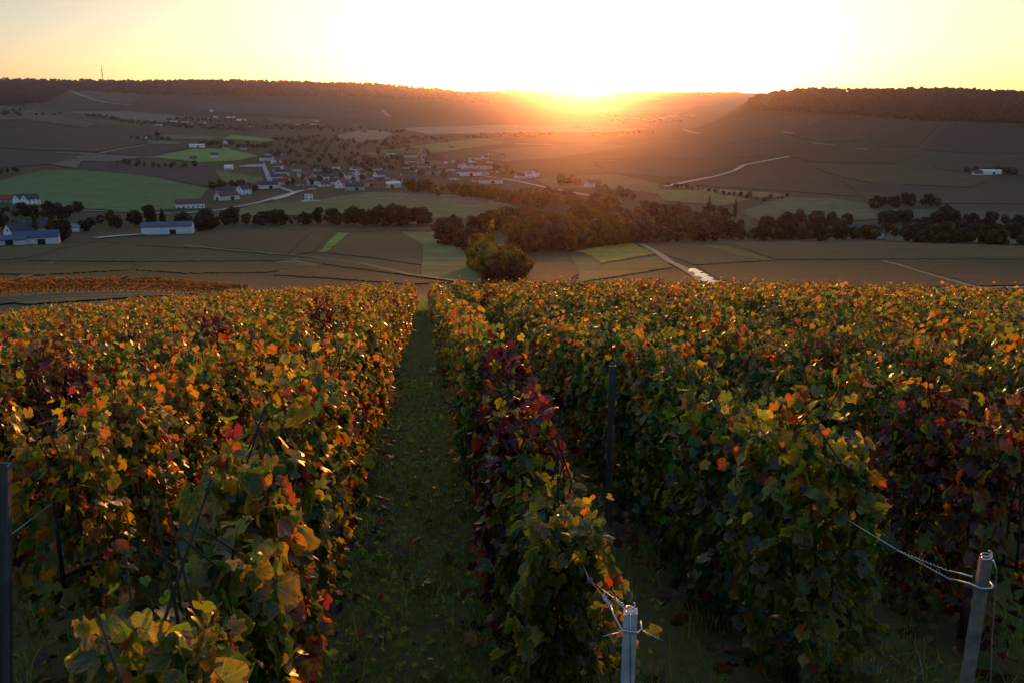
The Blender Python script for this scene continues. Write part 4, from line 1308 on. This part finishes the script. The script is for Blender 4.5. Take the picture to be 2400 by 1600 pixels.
def leaves(n, mixname, rg, size, hf=1.0, width=1.0, length=1.06, low=.28):
    """Leaves of one metre of row in the row frame: X along the row, Y across, Z up."""
    mix = MIXES[mixname] / MIXES[mixname].sum()
    x = rg.uniform(-length / 2, length / 2, n)
    u = rg.random(n)
    z = low + (1.22 - low) * u ** .8
    top = rg.random(n) < .24
    z[top] = rg.uniform(.98, 1.30, top.sum())
    clump = .12 * np.sin(x * 8 + rg.uniform(0, 6)) + .08 * np.sin(x * 19 + rg.uniform(0, 6) + z * 4)
    prof = (.055 + .11 * np.sin(np.clip((z - .1) / 1.2, 0, 1) * math.pi) ** .8) * width
    side = np.where(rg.random(n) < .5, -1.0, 1.0)
    dep = rg.random(n)
    y = side * prof * (1 - .55 * dep ** 2.5) + side * clump * .5
    y[top] = rg.uniform(-1, 1, top.sum()) * .17 * width
    z[top] += clump[top] * .9
    strag = rg.random(n) < .05
    y[strag] *= rg.uniform(1.1, 1.6, strag.sum())
    high = top & (rg.random(n) < .14)
    z[high] += rg.uniform(.03, .22, high.sum())
    z *= hf
    nr_ = np.stack([rg.normal(0, .55, n), side * rg.uniform(.35, 1.0, n), rg.uniform(.05, .95, n)], 1)
    nr_[top] = np.stack([rg.normal(0, .55, top.sum()), rg.normal(0, .6, top.sum()), rg.uniform(.2, 1.0, top.sum())], 1)
    nr_ += rg.normal(0, .28, nr_.shape)
    nr_ /= np.linalg.norm(nr_, axis=1)[:, None]
    td = np.stack([rg.normal(0, .6, n), side * rg.uniform(.0, .5, n), rg.uniform(-1.2, -.1, n)], 1)
    td -= nr_ * (td * nr_).sum(1)[:, None]
    td /= np.linalg.norm(td, axis=1)[:, None]
    bx = np.cross(td, nr_)
    B = np.stack([bx, td, nr_], 2)                # columns
    s = size * rg.uniform(.6, 1.25, n)
    s[high] *= .75
    k = rg.choice(len(PN), n, p=mix)
    # leaves near the top turn first
    turn = (z > .92) & (rg.random(n) < .34) & (k < 2)
    k[turn] = rg.choice([2, 2, 3, 4, 5], turn.sum())
    A = PC[k] * rg.uniform(.7, 1.3, (n, 1)) * rg.uniform(.9, 1.1, (n, 3))
    E = PC[[EDGE[i] for i in k]] * rg.uniform(.7, 1.2, (n, 1))
    em = rg.random(n) ** 4
    return dict(p=np.stack([x, y, z], 1), B=B, s=s, A=A, E=E, em=em, k=k)


def bake(L, bases, rg, sel=None):
    """Leaf placements -> vertices, triangles, colours."""
    n = len(L['s'])
    var = L['v'] if 'v' in L else rg.integers(0, len(bases), n)
    V, T, C = [], [], []
    off = 0
    for b in range(len(bases)):
        idx = np.nonzero((var == b) & (np.ones(n, bool) if sel is None else sel))[0]
        if not len(idx):
            continue
        bv, bt, be = bases[b]
        P = np.einsum('nij,vj->nvi', L['B'][idx], bv) * L['s'][idx][:, None, None] + L['p'][idx][:, None, :]
        e = be[None, :] * L['em'][idx][:, None]
        c = L['A'][idx][:, None, :] * (1 - e[..., None]) + L['E'][idx][:, None, :] * e[..., None]
        m = len(bv)
        V.append(P.reshape(-1, 3)); C.append(c.reshape(-1, 3))
        T.append((bt[None] + (off + np.arange(len(idx)) * m)[:, None, None]).reshape(-1, 3))
        off += m * len(idx)
    return np.concatenate(V), np.concatenate(T), np.concatenate(C)


def wood_mb(rg, canes=5, hf=1.0, n=5):
    """Stock and canes of a vine in the row frame."""
    m = MB()
    j = lambda a: rg.uniform(-a, a)
    m.tube([(0, 0, -.1), (j(.03), j(.02), .12), (j(.05), j(.03), .28), (j(.06), j(.03), .42 * hf)], [.034, .026, .024, .03], 7)
    for s_ in (-1, 1):
        m.tube([(0, 0, .40 * hf), (s_ * .15, j(.02), .48 * hf), (s_ * .46, j(.03), .52 * hf)], [.016, .012, .008], n)
    for i in range(canes):
        x = rg.uniform(-.48, .48)
        pts = [(x, 0, .5 * hf)]
        for q in range(1, 4):
            pts.append((x + j(.05) * q, j(.05) * q, (.5 + q * rg.uniform(.21, .32)) * hf))
        m.tube(pts, [.006, .005, .0045, .003], n)
    return m


def join_wood(mb):
    """Triangles of a helper collection as arrays."""
    V = np.concatenate(mb.v)
    T = []
    for f in mb.f:
        for q in range(1, len(f) - 1):
            T.append((f[0], f[q], f[q + 1]))
    return V, np.array(T)


def proto(mixname, n, size, bases, seed, name='grapevine'):
    rg = np.random.default_rng(seed)
    L = leaves(n, mixname, rg, size, hf=rg.uniform(.96, 1.04))
    V, T, C = bake(L, bases, rg)
    wv, wt = join_wood(wood_mb(rg, 4, n=3))
    me = np_mesh(name, np.concatenate([V, wv]), np.concatenate([T, wt + len(V)]), np.concatenate([C, np.full((len(wv), 3), .03)]), True, (M_LEAF, M_WOODY),
                 np.concatenate([np.zeros(len(T)), np.ones(len(wt))]))
    return me


MID = {k: [proto(k, 950, .068, LEAF_LO, 900 + i * 13 + len(k)) for i in range(c)] for k, c in (('left', 6), ('right', 7), ('gold', 4), ('purple', 3), ('rust', 3))}
FAR = {k: [proto(k, 480, .096, LEAF_LO, 1900 + i * 13 + len(k)) for i in range(c)] for k, c in (('left', 4), ('right', 5), ('gold', 4), ('purple', 2), ('rust', 5))}

# ------------------------------------------------------------------ rows of the near vineyard
def rowpt(u, s):
    return np.array([u * CA + s * SA, -u * SA + s * CA])


ORD = ['first', 'second', 'third', 'fourth', 'fifth', 'sixth', 'seventh', 'eighth', 'ninth', 'tenth', 'eleventh', 'twelfth', 'thirteenth', 'fourteenth', 'fifteenth',
       'sixteenth', 'seventeenth', 'eighteenth', 'nineteenth', 'twentieth', 'twenty-first', 'twenty-second', 'twenty-third', 'twenty-fourth', 'twenty-fifth', 'twenty-sixth', 'twenty-seventh', 'twenty-eighth']
SPECIAL = {
    0: 'vine row along the left of the grass lane, its lane side glowing orange',
    1: 'vine row along the right of the grass lane, with a purple vine in it',
    -1: 'vine row behind the blue grey metal post at the left edge',
    2: 'broad green vine row ending at the wooden post with a hook at the lower right',
    3: 'vine row with the dark purple vine at the right edge',
}
START = {0: 1.45, 1: 2.62, 2: 2.85, -1: 3.75}
END_S = 43.0
ROW_ROT = math.pi / 2 - AZ                   # local X along the row
RROT = np.array([[math.cos(ROW_ROT), -math.sin(ROW_ROT), 0], [math.sin(ROW_ROT), math.cos(ROW_ROT), 0], [0, 0, 1]])
TILT = math.atan(SLOPE)
RT = RROT @ np.array([[math.cos(TILT), 0, math.sin(TILT)], [0, 1, 0], [-math.sin(TILT), 0, math.cos(TILT)]])


def patchkind(i, s, rg):
    """Which leaves a vine has: the purple ones stand where the photo has them."""
    purple = [(1, 4.7, .6), (3, 3.7, .35), (-2, 6.6, .6), (-3, 7.3, .5), (-2, 11.5, .6), (-1, 13.6, .8), (-4, 10.4, .6), (0, 15.5, .5)]
    for (r, ss, w) in purple:
        if r == i and abs(s - ss) < w:
            return 'purple'
    if i in (0, 1) and s > 7.5:
        return 'gold' if rg.random() < .75 else 'left'
    if i <= 0:
        if i == 0 and s < 6.5:
            return 'green' if s < 2.6 else 'left'
        return 'gold' if rg.random() < (.15 + .012 * s) else 'left'
    r = rg.random()
    if i <= 3 and s < 6.5:
        return 'green'
    if s > 20:
        return 'rust' if r < .18 else ('gold' if r < .42 else ('purple' if r < .45 else 'right'))
    return 'purple' if r < .012 and i > 3 else ('gold' if r < .10 and s > 9 else ('left' if r < .18 else ('green' if i in (1, 2, 3) and s < 7 else 'right')))


HD_DIST = 9.0
near_rows = {}
allP, allN = [], []
for i in range(-20, 29):
    u0 = -.62 + 1.1 * i - (.06 if i == 0 else 0)
    rg = np.random.default_rng(4000 + i)
    s0 = START.get(i, 3.2 if i > 0 else 3.9)
    end = END_S + rg.uniform(-.8, .8)
    ss = np.arange(s0 + .5, end, 1.0)
    keep = []
    for s in ss:
        x, y = rowpt(u0, s)
        if y > .6 and abs(x) < .66 * y + 1.9:
            keep.append(s)
    if not keep:
        continue
    if i in SPECIAL:
        lab = SPECIAL[i]
    elif i > 0:
        lab = ORD[i - 1] + ' vine row to the right of the grass lane'
    else:
        lab = ORD[-i] + ' vine row to the left of the grass lane'
    bx, by = rowpt(u0, keep[0])
    base = np.array([bx, by, float(H(bx, by))])
    row = link('vine_row', None, loc=base, label=lab, cat='vine row', group='rows of the near vineyard')
    near_rows[i] = dict(obj=row, base=base, plants=[])
    for s in keep:
        du = rg.uniform(-.05, .05)
        x, y = rowpt(u0 + du, s)
        z = float(H(x, y))
        d = math.hypot(x, y)
        kind = patchkind(i, s, rg)
        if d < HD_DIST and i >= -6 and i <= 7 and abs(x) < .64 * y + .3:
            first = s == keep[0]
            L = leaves(1750 if i in (0, 1, 2) else 1500, kind, rg, .062 if i != 2 else .066, hf=rg.uniform(.88, 1.06) * (.86 if i == 0 and s < 2.6 else .91 if i == 0 and s < 3.6 else .84 if i == 1 and s < 3.8 else .9 if i == 1 and s < 5 else 1), width=(1.25 if i == 2 else .75 if i in (0, 1) else rg.uniform(.85, 1.2)), low=.10 if i in (1, 2, 3) else .25)
            if i == 0 and s < 3.4:      # big leaves of the nearest vine
                L['s'] *= rg.choice([1.0, 1.0, 1.3, 1.7, 2.5], len(L['s']), p=[.42, .25, .2, .09, .04])
            L['p'] = L['p'] @ RT.T
            L['B'] = np.einsum('ij,njk->nik', RT, L['B'])
            L['v'] = rg.integers(0, len(LEAF_HD), len(L['s']))
            P = L['p'] + [x, y, z]
            if i == 2:                  # the leaves stand clear of the slim stake
                fu = P[:, 0] * CA - P[:, 1] * SA; fs = P[:, 0] * SA + P[:, 1] * CA
                ok = ~((fs > 5.15) & (fs < 6.1) & (fu < 1.44)) & ~((fs > 4.4) & (fs < 5.4) & (fu < 1.26))
                for key in L:
                    L[key] = L[key][ok]
                P = P[ok]
            if i == 0:
                ok = np.linalg.norm(P - [0, 0, EYE], axis=1) > 1.15
                for key in L:
                    L[key] = L[key][ok]
                P = P[ok]
            g = link('grapevine', None, row, (x - base[0], y - base[1], z - base[2]),
                     label={'purple': 'purple leaved vine', 'gold': 'golden leaved vine'}.get(kind))
            wv = wood_mb(rg, 8)
            for q in range(len(wv.v)):
                wv.v[q] = wv.v[q] @ RT.T
            build(wv, 'stock', M_WOODY, g, True)
            near_rows[i]['plants'].append((g, L, np.array([x, y, z])))
        else:
            lib = MID if d < 19 else FAR
            k2 = kind if kind in lib else 'right'
            me = lib[k2][int(rg.integers(0, len(lib[k2])))]
            o = link('grapevine', me, row, (x - base[0], y - base[1], z - base[2]))
            flip = math.pi if rg.random() < .5 else 0.0
            o.rotation_euler = (0, -TILT if flip else TILT, ROW_ROT + flip)
            hs = rg.uniform(.86, 1.08) * (1 if d < 18 else .94)
            o.scale = (1, rg.uniform(.85, 1.25), hs)

# which leaves of the nearest rows show: each of the 300 largest in a row is an object of its own
quadV, quadF, owner = [], [], []
nq_ = 0
for i, r in near_rows.items():
    for pi, (g, L, org) in enumerate(r['plants']):
        P = L['p'] + org
        q = np.array([[-.35, -.1, 0], [.35, -.1, 0], [.4, .5, 0], [-.4, .5, 0]])
        W = np.einsum('nij,vj->nvi', L['B'], q) * L['s'][:, None, None] + P[:, None, :]
        quadV.append(W.reshape(-1, 3))
        for li in range(len(P)):
            quadF.append((nq_ + li * 4, nq_ + li * 4 + 1, nq_ + li * 4 + 2, nq_ + li * 4 + 3)); owner.append((i, pi, li))
        nq_ += 4 * len(P)
bvh = BVHTree.FromPolygons(np.concatenate(quadV).tolist(), quadF)
eye = Vector((0, 0, EYE))
cand = {}
for fi, (i, pi, li) in enumerate(owner):
    g, L, org = near_rows[i]['plants'][pi]
    c = L['p'][li] + org + L['B'][li] @ np.array([0, .2, 0]) * L['s'][li]
    if c[1] < .3 or abs(c[0] / c[1]) > .62:
        continue
    d = Vector(c) - eye
    if (800 - FPX * ((d.z * CP + d.y * SP) / (d.y * CP - d.z * SP))) > 1640:
        continue
    hit = bvh.ray_cast(eye, d.normalized())
    if hit[2] == fi or (hit[3] is not None and abs(hit[3] - d.length) < .02):
        cand.setdefault(i, []).append((L['s'][li] / d.length, pi, li))

LEAF_ME = []
for b, (bv, bt, be) in enumerate(LEAF_HD):
    LEAF_ME.append(np_mesh('leaf', bv, bt, np.repeat(be[:, None], 3, 1), True, (M_LEAF1,)))
EALPHA = {3: .1, 4: .1, 5: .4, 6: .6, 9: .8, 8: .9, 7: .95}
for i, r in near_rows.items():
    chosen = sorted(cand.get(i, []), reverse=True)[:300]
    pick = {}
    for _, pi, li in chosen:
        pick.setdefault(pi, set()).add(li)
    for pi, (g, L, org) in enumerate(r['plants']):
        n = len(L['s'])
        sel = np.ones(n, bool)
        for li in pick.get(pi, ()):
            sel[li] = False
            A = L['A'][li]
            o = link('leaf', LEAF_ME[L['v'][li]], g, color=(A[0], A[1], A[2], EALPHA[EDGE[int(L['k'][li])]] if L['em'][li] > .25 else .1))
            Mx = Matrix([list(L['B'][li][0]) + [0], list(L['B'][li][1]) + [0], list(L['B'][li][2]) + [0], [0, 0, 0, 1]])
            o.matrix_local = Matrix.Translation(Vector(L['p'][li])) @ Mx @ Matrix.Scale(float(L['s'][li]), 4)
        if sel.any():
            V, T, C = bake(L, LEAF_MD, None, sel)
            link('foliage', np_mesh('foliage', V, T, C, True, (M_LEAF,)), g, kind='stuff')

# rows of the neighbouring vineyard beyond the track on the left
for q, (py0, py1) in enumerate(((697, 693), (690, 686), (683, 681))):
    a, b = at(-60, py0), at(500 + q * 40, py1)
    n = int(np.linalg.norm((b - a)[:2]))
    ang = math.atan2(b[1] - a[1], b[0] - a[0])
    row = link('vine_row', None, loc=a, cat='vine row', group='rust coloured rows across the track',
               label=('front', 'middle', 'back')[q] + ' rust brown vine row across the track at the far left')
    rg = np.random.default_rng(70 + q)
    for k in range(n):
        f = (k + .5) / n
        c = a + (b - a) * f
        o = link('grapevine', FAR['rust'][int(rg.integers(0, 5))], row, (c[0] - a[0], c[1] - a[1], float(H(c[0], c[1])) - a[2]))
        o.rotation_euler = (0, 0, ang)
        o.scale = (1.05, 1, rg.uniform(.85, 1.05) * (1 - .25 * f))

# ------------------------------------------------------------------ posts and wires
def rowv(du, ds, dz):
    """Offset across, along and above, in world axes."""
    p = rowpt(du, ds)
    return (p[0], p[1], dz - SLOPE * ds)


def post_at(u, s):
    x, y = rowpt(u, s)
    return (x, y, float(H(x, y)))


def post_mesh(w, d, h, seed, lean=(0, 0), chip=True):
    rg = random.Random(seed)
    m = MB()
    V, F = [], []
    n = 7
    for k in range(n):
        z = -.3 + (h + .3) * k / (n - 1)
        for (sx, sy) in ((-1, -1), (1, -1), (1, 1), (-1, 1)):
            j = .06
            V.append((sx * w / 2 * (1 + rg.uniform(-j, j)) + lean[0] * z, sy * d / 2 * (1 + rg.uniform(-j, j)) + lean[1] * z, z + (rg.uniform(-.012, .012) if k == n - 1 and chip else 0)))
    for k in range(n - 1):
        for q in range(4):
            F.append((k * 4 + q, k * 4 + (q + 1) % 4, k * 4 + 4 + (q + 1) % 4, k * 4 + 4 + q))
    F.append((4 * n - 4, 4 * n - 3, 4 * n - 2, 4 * n - 1))
    m.add(V, F)
    return m


def wire(name, pts, r, parent, n=6):
    m = MB(); m.tube(pts, r, n)
    return build(m, name, M_WIRE, parent, True)


def twist(a, b, turns, amp, n=40):
    a, b = Vector(a), Vector(b)
    d = (b - a); e1 = d.orthogonal().normalized(); e2 = d.normalized().cross(e1)
    out = []
    for k in range(n + 1):
        t = k / n; ph = turns * 2 * math.pi * t
        out.append(a + d * t + (e1 * math.cos(ph) + e2 * math.sin(ph)) * amp)
    return out


# pale post at the end of the row right of the lane
PU, PS = .582, 2.283
pl = post_at(PU, PS)
tp = .90
e = link('trellis_end_post', None, loc=pl, label='pale blue grey square post wound with wire at the bottom centre right', cat='trellis post')
build(post_mesh(.040, .040, tp, 3), 'post', M_POSTP, e, rz=R(-8))
hz = tp - .030
clip = (-.086, .37, tp - .106)
hook = [(-.050, .07, hz + .012), (-.046, .03, hz + .006), (-.026, -.028, hz - .010), (.020, -.030, hz - .016), (.032, -.018, hz - .010), (.034, .012, hz - .004)]
wire('hook', hook, .0034, e, 8)
wire('tension_wire', [(-.050, .07, hz + .012), (-.060, .14, hz - .004), clip], .0019, e)
wire('tension_wire', [(-.010, .02, tp), (-.028, .10, tp - .018), clip], .0019, e)
wire('wire_twist', twist((-.050, .07, hz + .012), (-.062, .16, hz - .010), 6, .005), .0017, e)
wire('wire_twist', twist((-.012, .03, tp), (-.032, .13, tp - .028), 6, .005), .0017, e)
wire('top_winding', twist((0, 0, tp - .035), (0, 0, tp + .030), 4, .013), .0022, e)
wire('hanging_wire', [(-.002, -.021, tp + .01), (.000, -.023, tp - .10), (.005, -.024, tp - .22), (.001, -.023, tp - .34)], .0017, e)
wire('wire_loop', [(-.05, .08, hz + .01), (-.070, .09, hz + .02), (-.066, .11, hz + .032), (-.045, .12, hz + .03), (-.03, .10, hz + .012)], .0015, e)
wire('loose_end', [(-.026, -.03, hz - .012), (-.06, -.035, hz - .018), (-.085, -.04, hz - .022)], .0011, e)
wire('loose_end', [(.03, -.02, hz - .012), (.07, -.03, hz - .03), (.10, -.03, hz - .045)], .0011, e)
m = MB(); m.tube([(clip[0] - .010, clip[1], clip[2]), (clip[0] + .010, clip[1], clip[2])], .010, 8); build(m, 'clip', M_POSTW, e, True)
wire('tension_wire', [clip, (-.12, .9, tp - .21), (-.20, 2.2, tp - .46)], .0014, e)

# wooden post at the end of the second row
QU, QS = 1.619, 2.199
ql = post_at(QU, QS)
tq = 1.047
e = link('trellis_end_post', None, loc=ql, label='grey brown wooden post with a wire hook at the lower right', cat='trellis post')
build(post_mesh(.031, .029, tq, 4), 'post', M_POSTW, e, rz=R(-14))
hz = tq - .088
hook = [(-.028, .12, hz - .055), (-.026, .08, hz - .036), (-.024, .02, hz - .012), (-.016, -.026, hz), (.014, -.028, hz + .001), (.025, -.015, hz + .002), (.025, .008, hz + .004)]
wire('hook', hook, .0034, e, 8)
wire('hook_arm', [(-.020, .02, hz + .012), (-.028, .06, hz - .002), (-.036, .12, hz - .026)], .0032, e, 8)
c2 = (-.069, .40, tq - .193)
wire('tension_wire', twist((-.028, .12, hz - .055), c2, 19, .0017, 120), .0013, e)
wire('tension_wire', twist((-.036, .12, hz - .026), c2, 14, .0022, 120), .0013, e)
wire('tension_wire', [c2, (-.12, .9, tq - .28), (-.22, 2.2, tq - .52)], .0014, e)
wire('top_winding', twist((.004, 0, tq - .006), (0, 0, tq + .014), 2, .014), .0019, e)
wire('stay_wire', [(.012, -.018, tq), (.024, -.022, tq - .03), (.034, -.035, tq - .25), (.055, -.06, tq - .55), (.10, -.11, 0)], .0020, e)

# metal profile post at the left edge
mu, ms = -1.86, 3.50
e = link('trellis_end_post', None, loc=post_at(mu, ms), rz=R(8), label='blue grey metal profile post at the left edge', cat='trellis post')
e.rotation_euler = (0, R(7.5), R(8))
m = MB()
m.box((0, 0, .45), (.058, .006, 1.5)); m.box((-.0265, -.018, .45), (.005, .030, 1.5)); m.box((.0265, -.018, .45), (.005, .030, 1.5))
build(m, 'post', M_METAL, e)
wire('tension_wire', [(-.01, -.01, .85), (0, .8, .72), (.05, 2.0, .48)], .0015, e)

for u, s, h, lab in ((1.309, 5.90, 1.224, 'slim grey metal stake standing clear in front of the leaves right of the lane'),
                     (2.62, 10.8, 1.33, 'grey stake with an orange lit wire beyond the slim metal stake'),
                     (6.0, 24.0, 1.36, 'small pale stake topping the vines at the far middle'),
                     (8.2, 27.0, 1.38, 'small pale stake with lit wires near the wet track'),
                     (8.1, 16.0, 1.32, 'short grey stake half hidden in the right rows, nearer one'),
                     (12.6, 21.0, 1.32, 'short grey stake half hidden near the right edge, farther one'),
                     (3.8, 13.2, 1.22, 'dark stake half hidden in the middle rows on the right'),
                     (-2.9, 27.0, 1.34, 'short blue stake at the far end of the left rows')):
    loc = post_at(u, s)
    e = link('trellis_stake', None, loc=loc, rz=-AZ, label=lab, cat='trellis post', group='intermediate stakes of the vineyard')
    m = MB()
    wd = .042
    m.box((0, 0, h / 2 - .15), (wd, .004, h + .3)); m.box((-wd / 2, .012, h / 2 - .15), (.004, .022, h + .3)); m.box((wd / 2, .012, h / 2 - .15), (.004, .022, h + .3))
    build(m, 'post', M_METAL, e)
    if u in (2.70, 8.2, 6.0):
        wire('cross_wire', [(-.30 if u == 2.7 else -.9, .05, h - .02), (0, 0, h - .03)], .004 if u == 2.7 else .006, e)
    if u > 2:
        wire('row_wire', [(0, -2.2, h - .12 + 2.2 * SLOPE), (0, 2.2, h - .12 - 2.2 * SLOPE)], .002, e)

# ------------------------------------------------------------------ grass of the lane, weeds, fallen leaves
def blades(name, xy, hmin, hmax, w, pal, seed, lean=.5, segs=2):
    rg = np.random.default_rng(seed)
    n = len(xy)
    z = H(xy[:, 0], xy[:, 1])
    h = rg.uniform(hmin, hmax, n) * rg.uniform(.5, 1, n)
    a = rg.uniform(0, 2 * math.pi, n)
    d = np.stack([np.cos(a), np.sin(a), np.zeros(n)], 1)
    sd = np.stack([-np.sin(a), np.cos(a), np.zeros(n)], 1)
    k = rg.uniform(.1, 1, n) * lean
    c = np.array(pal)[rg.integers(0, len(pal), n)] * rg.uniform(.7, 1.3, (n, 1))
    rows, C = [], []
    base = np.stack([xy[:, 0], xy[:, 1], z - .01], 1)
    for q in range(segs + 1):
        t = q / segs
        p = base + d * (k * t * t * h)[:, None] + np.array([0, 0, 1]) * (h * (t - .35 * k * t * t))[:, None]
        wid = w * (1 - t ** 1.5) * .5
        if q < segs:
            rows += [p - sd * wid, p + sd * wid]
        else:
            rows += [p]
    V = np.stack(rows, 1)
    m = V.shape[1]
    T = []
    for q in range(segs - 1):
        T += [(2 * q, 2 * q + 1, 2 * q + 3), (2 * q, 2 * q + 3, 2 * q + 2)]
    T += [(2 * segs - 2, 2 * segs - 1, 2 * segs)]
    T = (np.array(T)[None] + (np.arange(n) * m)[:, None, None]).reshape(-1, 3)
    return link(name, np_mesh(name, V.reshape(-1, 3), T, np.repeat(c, m, 0), True, (M_GRASS,)), kind='stuff')


GP = [(.11, .19, .045), (.14, .22, .05), (.18, .22, .06), (.09, .15, .045)]
rg = np.random.default_rng(8)
n = 60000
s_ = 1.0 + 50 * rg.random(n) ** 2.2
u_ = rg.uniform(-.72, .62, n)
cl = np.sin(u_ * 9 + s_ * 2.1) + np.sin(u_ * 17 - s_ * 3.7) + rg.normal(0, .7, n)
ok = cl > -1.0
xy = np.stack([u_ * CA + s_ * SA, -u_ * SA + s_ * CA], 1)[ok]
blades('lane_grass', xy, .03, .085, .006, GP, 9, .8)
n = 14000
s_ = rg.uniform(36, 66, n); u_ = rg.uniform(-2.6, 2.4, n)
ok = (s_ > 43) | ((u_ > -.5) & (u_ < .4))
xy = np.stack([u_ * CA + s_ * SA, -u_ * SA + s_ * CA], 1)[ok]
blades('lane_grass', xy, .10, .30, .02, GP, 19, .8)
n = 42000
s_ = .7 + 7.5 * rg.random(n) ** 1.5; u_ = rg.uniform(-3.2, 4.2, n)
cl = np.sin(u_ * 5 + s_ * 3) + np.sin(u_ * 11 - s_ * 5) + rg.normal(0, .6, n)
ok = (cl > .2)
xy = np.stack([u_ * CA + s_ * SA, -u_ * SA + s_ * CA], 1)[ok]
blades('weeds', xy, .08, .26, .008, GP + [(.09, .11, .03)], 10, 1.1, 3)
n = 1500
s_ = rg.uniform(1.0, 3.2, n); u_ = np.where(rg.random(n) < .3, rg.uniform(-.5, .45, n), rg.uniform(.6, 3.0, n))
xy = np.stack([u_ * CA + s_ * SA, -u_ * SA + s_ * CA], 1)
blades('tall_grass', xy, .18, .45, .009, [(.07, .11, .02), (.10, .12, .03), (.16, .11, .04), (.05, .09, .03)], 11, 1.2, 4)
# low broad leaved weeds on the lane and between the rows
n = 9000
s_ = .9 + 14 * rg.random(n) ** 1.5; u_ = np.where(rg.random(n) < .35, rg.uniform(-.75, .65, n), rg.uniform(-3.5, 4.2, n))
xy = np.stack([u_ * CA + s_ * SA, -u_ * SA + s_ * CA], 1)
L = leaves(n, 'green', rg, .042)
L['p'] = np.stack([xy[:, 0], xy[:, 1], H(xy[:, 0], xy[:, 1]) + rg.uniform(.01, .05, n)], 1)
L['A'] = np.array(GP)[rg.integers(0, 4, n)]; L['E'] = L['A'].copy()
V, T, C = bake(L, LEAF_LO, rg)
link('ground_cover', np_mesh('ground_cover', V, T, C, True, (M_GRASS,)), kind='stuff')

# leaves fallen under the vines and on the lane
n = 4200
s_ = 1.2 + 16 * rg.random(n) ** 1.4; u_ = rg.uniform(-2.2, 3.2, n)
xy = np.stack([u_ * CA + s_ * SA, -u_ * SA + s_ * CA], 1)
L = leaves(n, 'rust', rg, .09)
L['p'] = np.stack([xy[:, 0], xy[:, 1], H(xy[:, 0], xy[:, 1]) + rg.uniform(.005, .03, n)], 1)
nn = np.stack([rg.normal(0, .35, n), rg.normal(0, .35, n), np.ones(n)], 1); nn /= np.linalg.norm(nn, axis=1)[:, None]
tt = np.cross(nn, rg.normal(size=(n, 3))); tt /= np.linalg.norm(tt, axis=1)[:, None]
L['B'] = np.stack([np.cross(tt, nn), tt, nn], 2)
L['A'] *= .6; L['E'] *= .6
under = (np.abs(((u_ + .62) % 1.1) - .55) > .25) | (rg.random(n) < .12)
V, T, C = bake(L, LEAF_LO, rg, under)
link('leaf_litter', np_mesh('leaf_litter', V, T, C, True, (M_LEAF,)), kind='stuff')
for q, (u, s, kname) in enumerate(((-.07, 5.6, 'yellow'), (.14, 5.2, 'brown'), (-.22, 5.3, 'brown'), (-.05, 4.7, 'lime'), (.05, 3.6, 'brown'), (-.28, 3.1, 'brown'), (.0, 2.9, 'brown'), (.22, 3.9, 'gold'), (-.15, 7.4, 'yellow'), (.1, 2.2, 'brown'))):
    rank_ = sorted([5.6, 5.2, 5.3, 4.7, 3.6, 3.1, 2.9, 3.9, 7.4, 2.2]).index(s)
    x, y = rowpt(u, s)
    o = link('fallen_leaf', LEAF_ME[q % 12], loc=(x, y, float(H(x, y)) + .07), label={'yellow': 'yellow', 'brown': 'dry brown', 'lime': 'pale green', 'gold': 'golden'}[kname] + ' vine leaf lying on the grass lane, ' + ('nearest' if rank_ == 0 else NTH[rank_] + ' nearest') + ' of the loose leaves', cat='fallen leaf',
             group='fallen leaves on the grass lane', color=(*PALETTE[kname], .8))
    o.rotation_euler = (rg.uniform(-.6, .4), rg.uniform(-.5, .5), rg.uniform(0, 6)); o.scale = (.1, .1, .1)

# seeding grass stalk before the slim stake
x, y = rowpt(1.24, 5.6)
st = link('grass_stalk', None, loc=(x, y, float(H(x, y))), label='dry seeding grass stalk before the slim metal stake', cat='grass stalk')
M_STRAW = simple_mat('dry_straw', (.28, .18, .07), .8, 20, .3)
m = MB(); m.tube([(0, 0, 0), (.01, 0, .35), (.03, 0, .62), (.02, 0, .78)], [.003, .0025, .002, .0015], 5); build(m, 'stem', M_STRAW, st)
m = MB()
for k in range(46):
    t = k / 46
    a = k * 2.4
    m.box((.03 - .01 * t + math.cos(a) * .016 * (1.1 - t), math.sin(a) * .016 * (1.1 - t), .58 + .26 * t), (.007, .005, .018), a)
build(m, 'seed_head', M_STRAW, st)

# ------------------------------------------------------------------ air
M_HAZE = bpy.data.materials.new('haze_air')
M_HAZE.use_nodes = True
_t = M_HAZE.node_tree
for nd in list(_t.nodes):
    if nd.type != 'OUTPUT_MATERIAL':
        _t.nodes.remove(nd)
_v = _t.nodes.new('ShaderNodeVolumePrincipled')
_v.inputs['Color'].default_value = (*HAZE_COL, 1)
_v.inputs['Density'].default_value = HAZE_DENS
_v.inputs['Anisotropy'].default_value = HAZE_G
_t.links.new(_v.outputs[0], [nd for nd in _t.nodes if nd.type == 'OUTPUT_MATERIAL'][0].inputs['Volume'])
print('TERRAIN', _V_min, float(_V[:, 2].max()) if False else '')
zmin = float(_V_min) - 2.0
m = MB(); m.box((0, 6700, (zmin + 270) / 2), (31000, 13700, 270 - zmin))
build(m, 'haze', M_HAZE, kind='stuff')
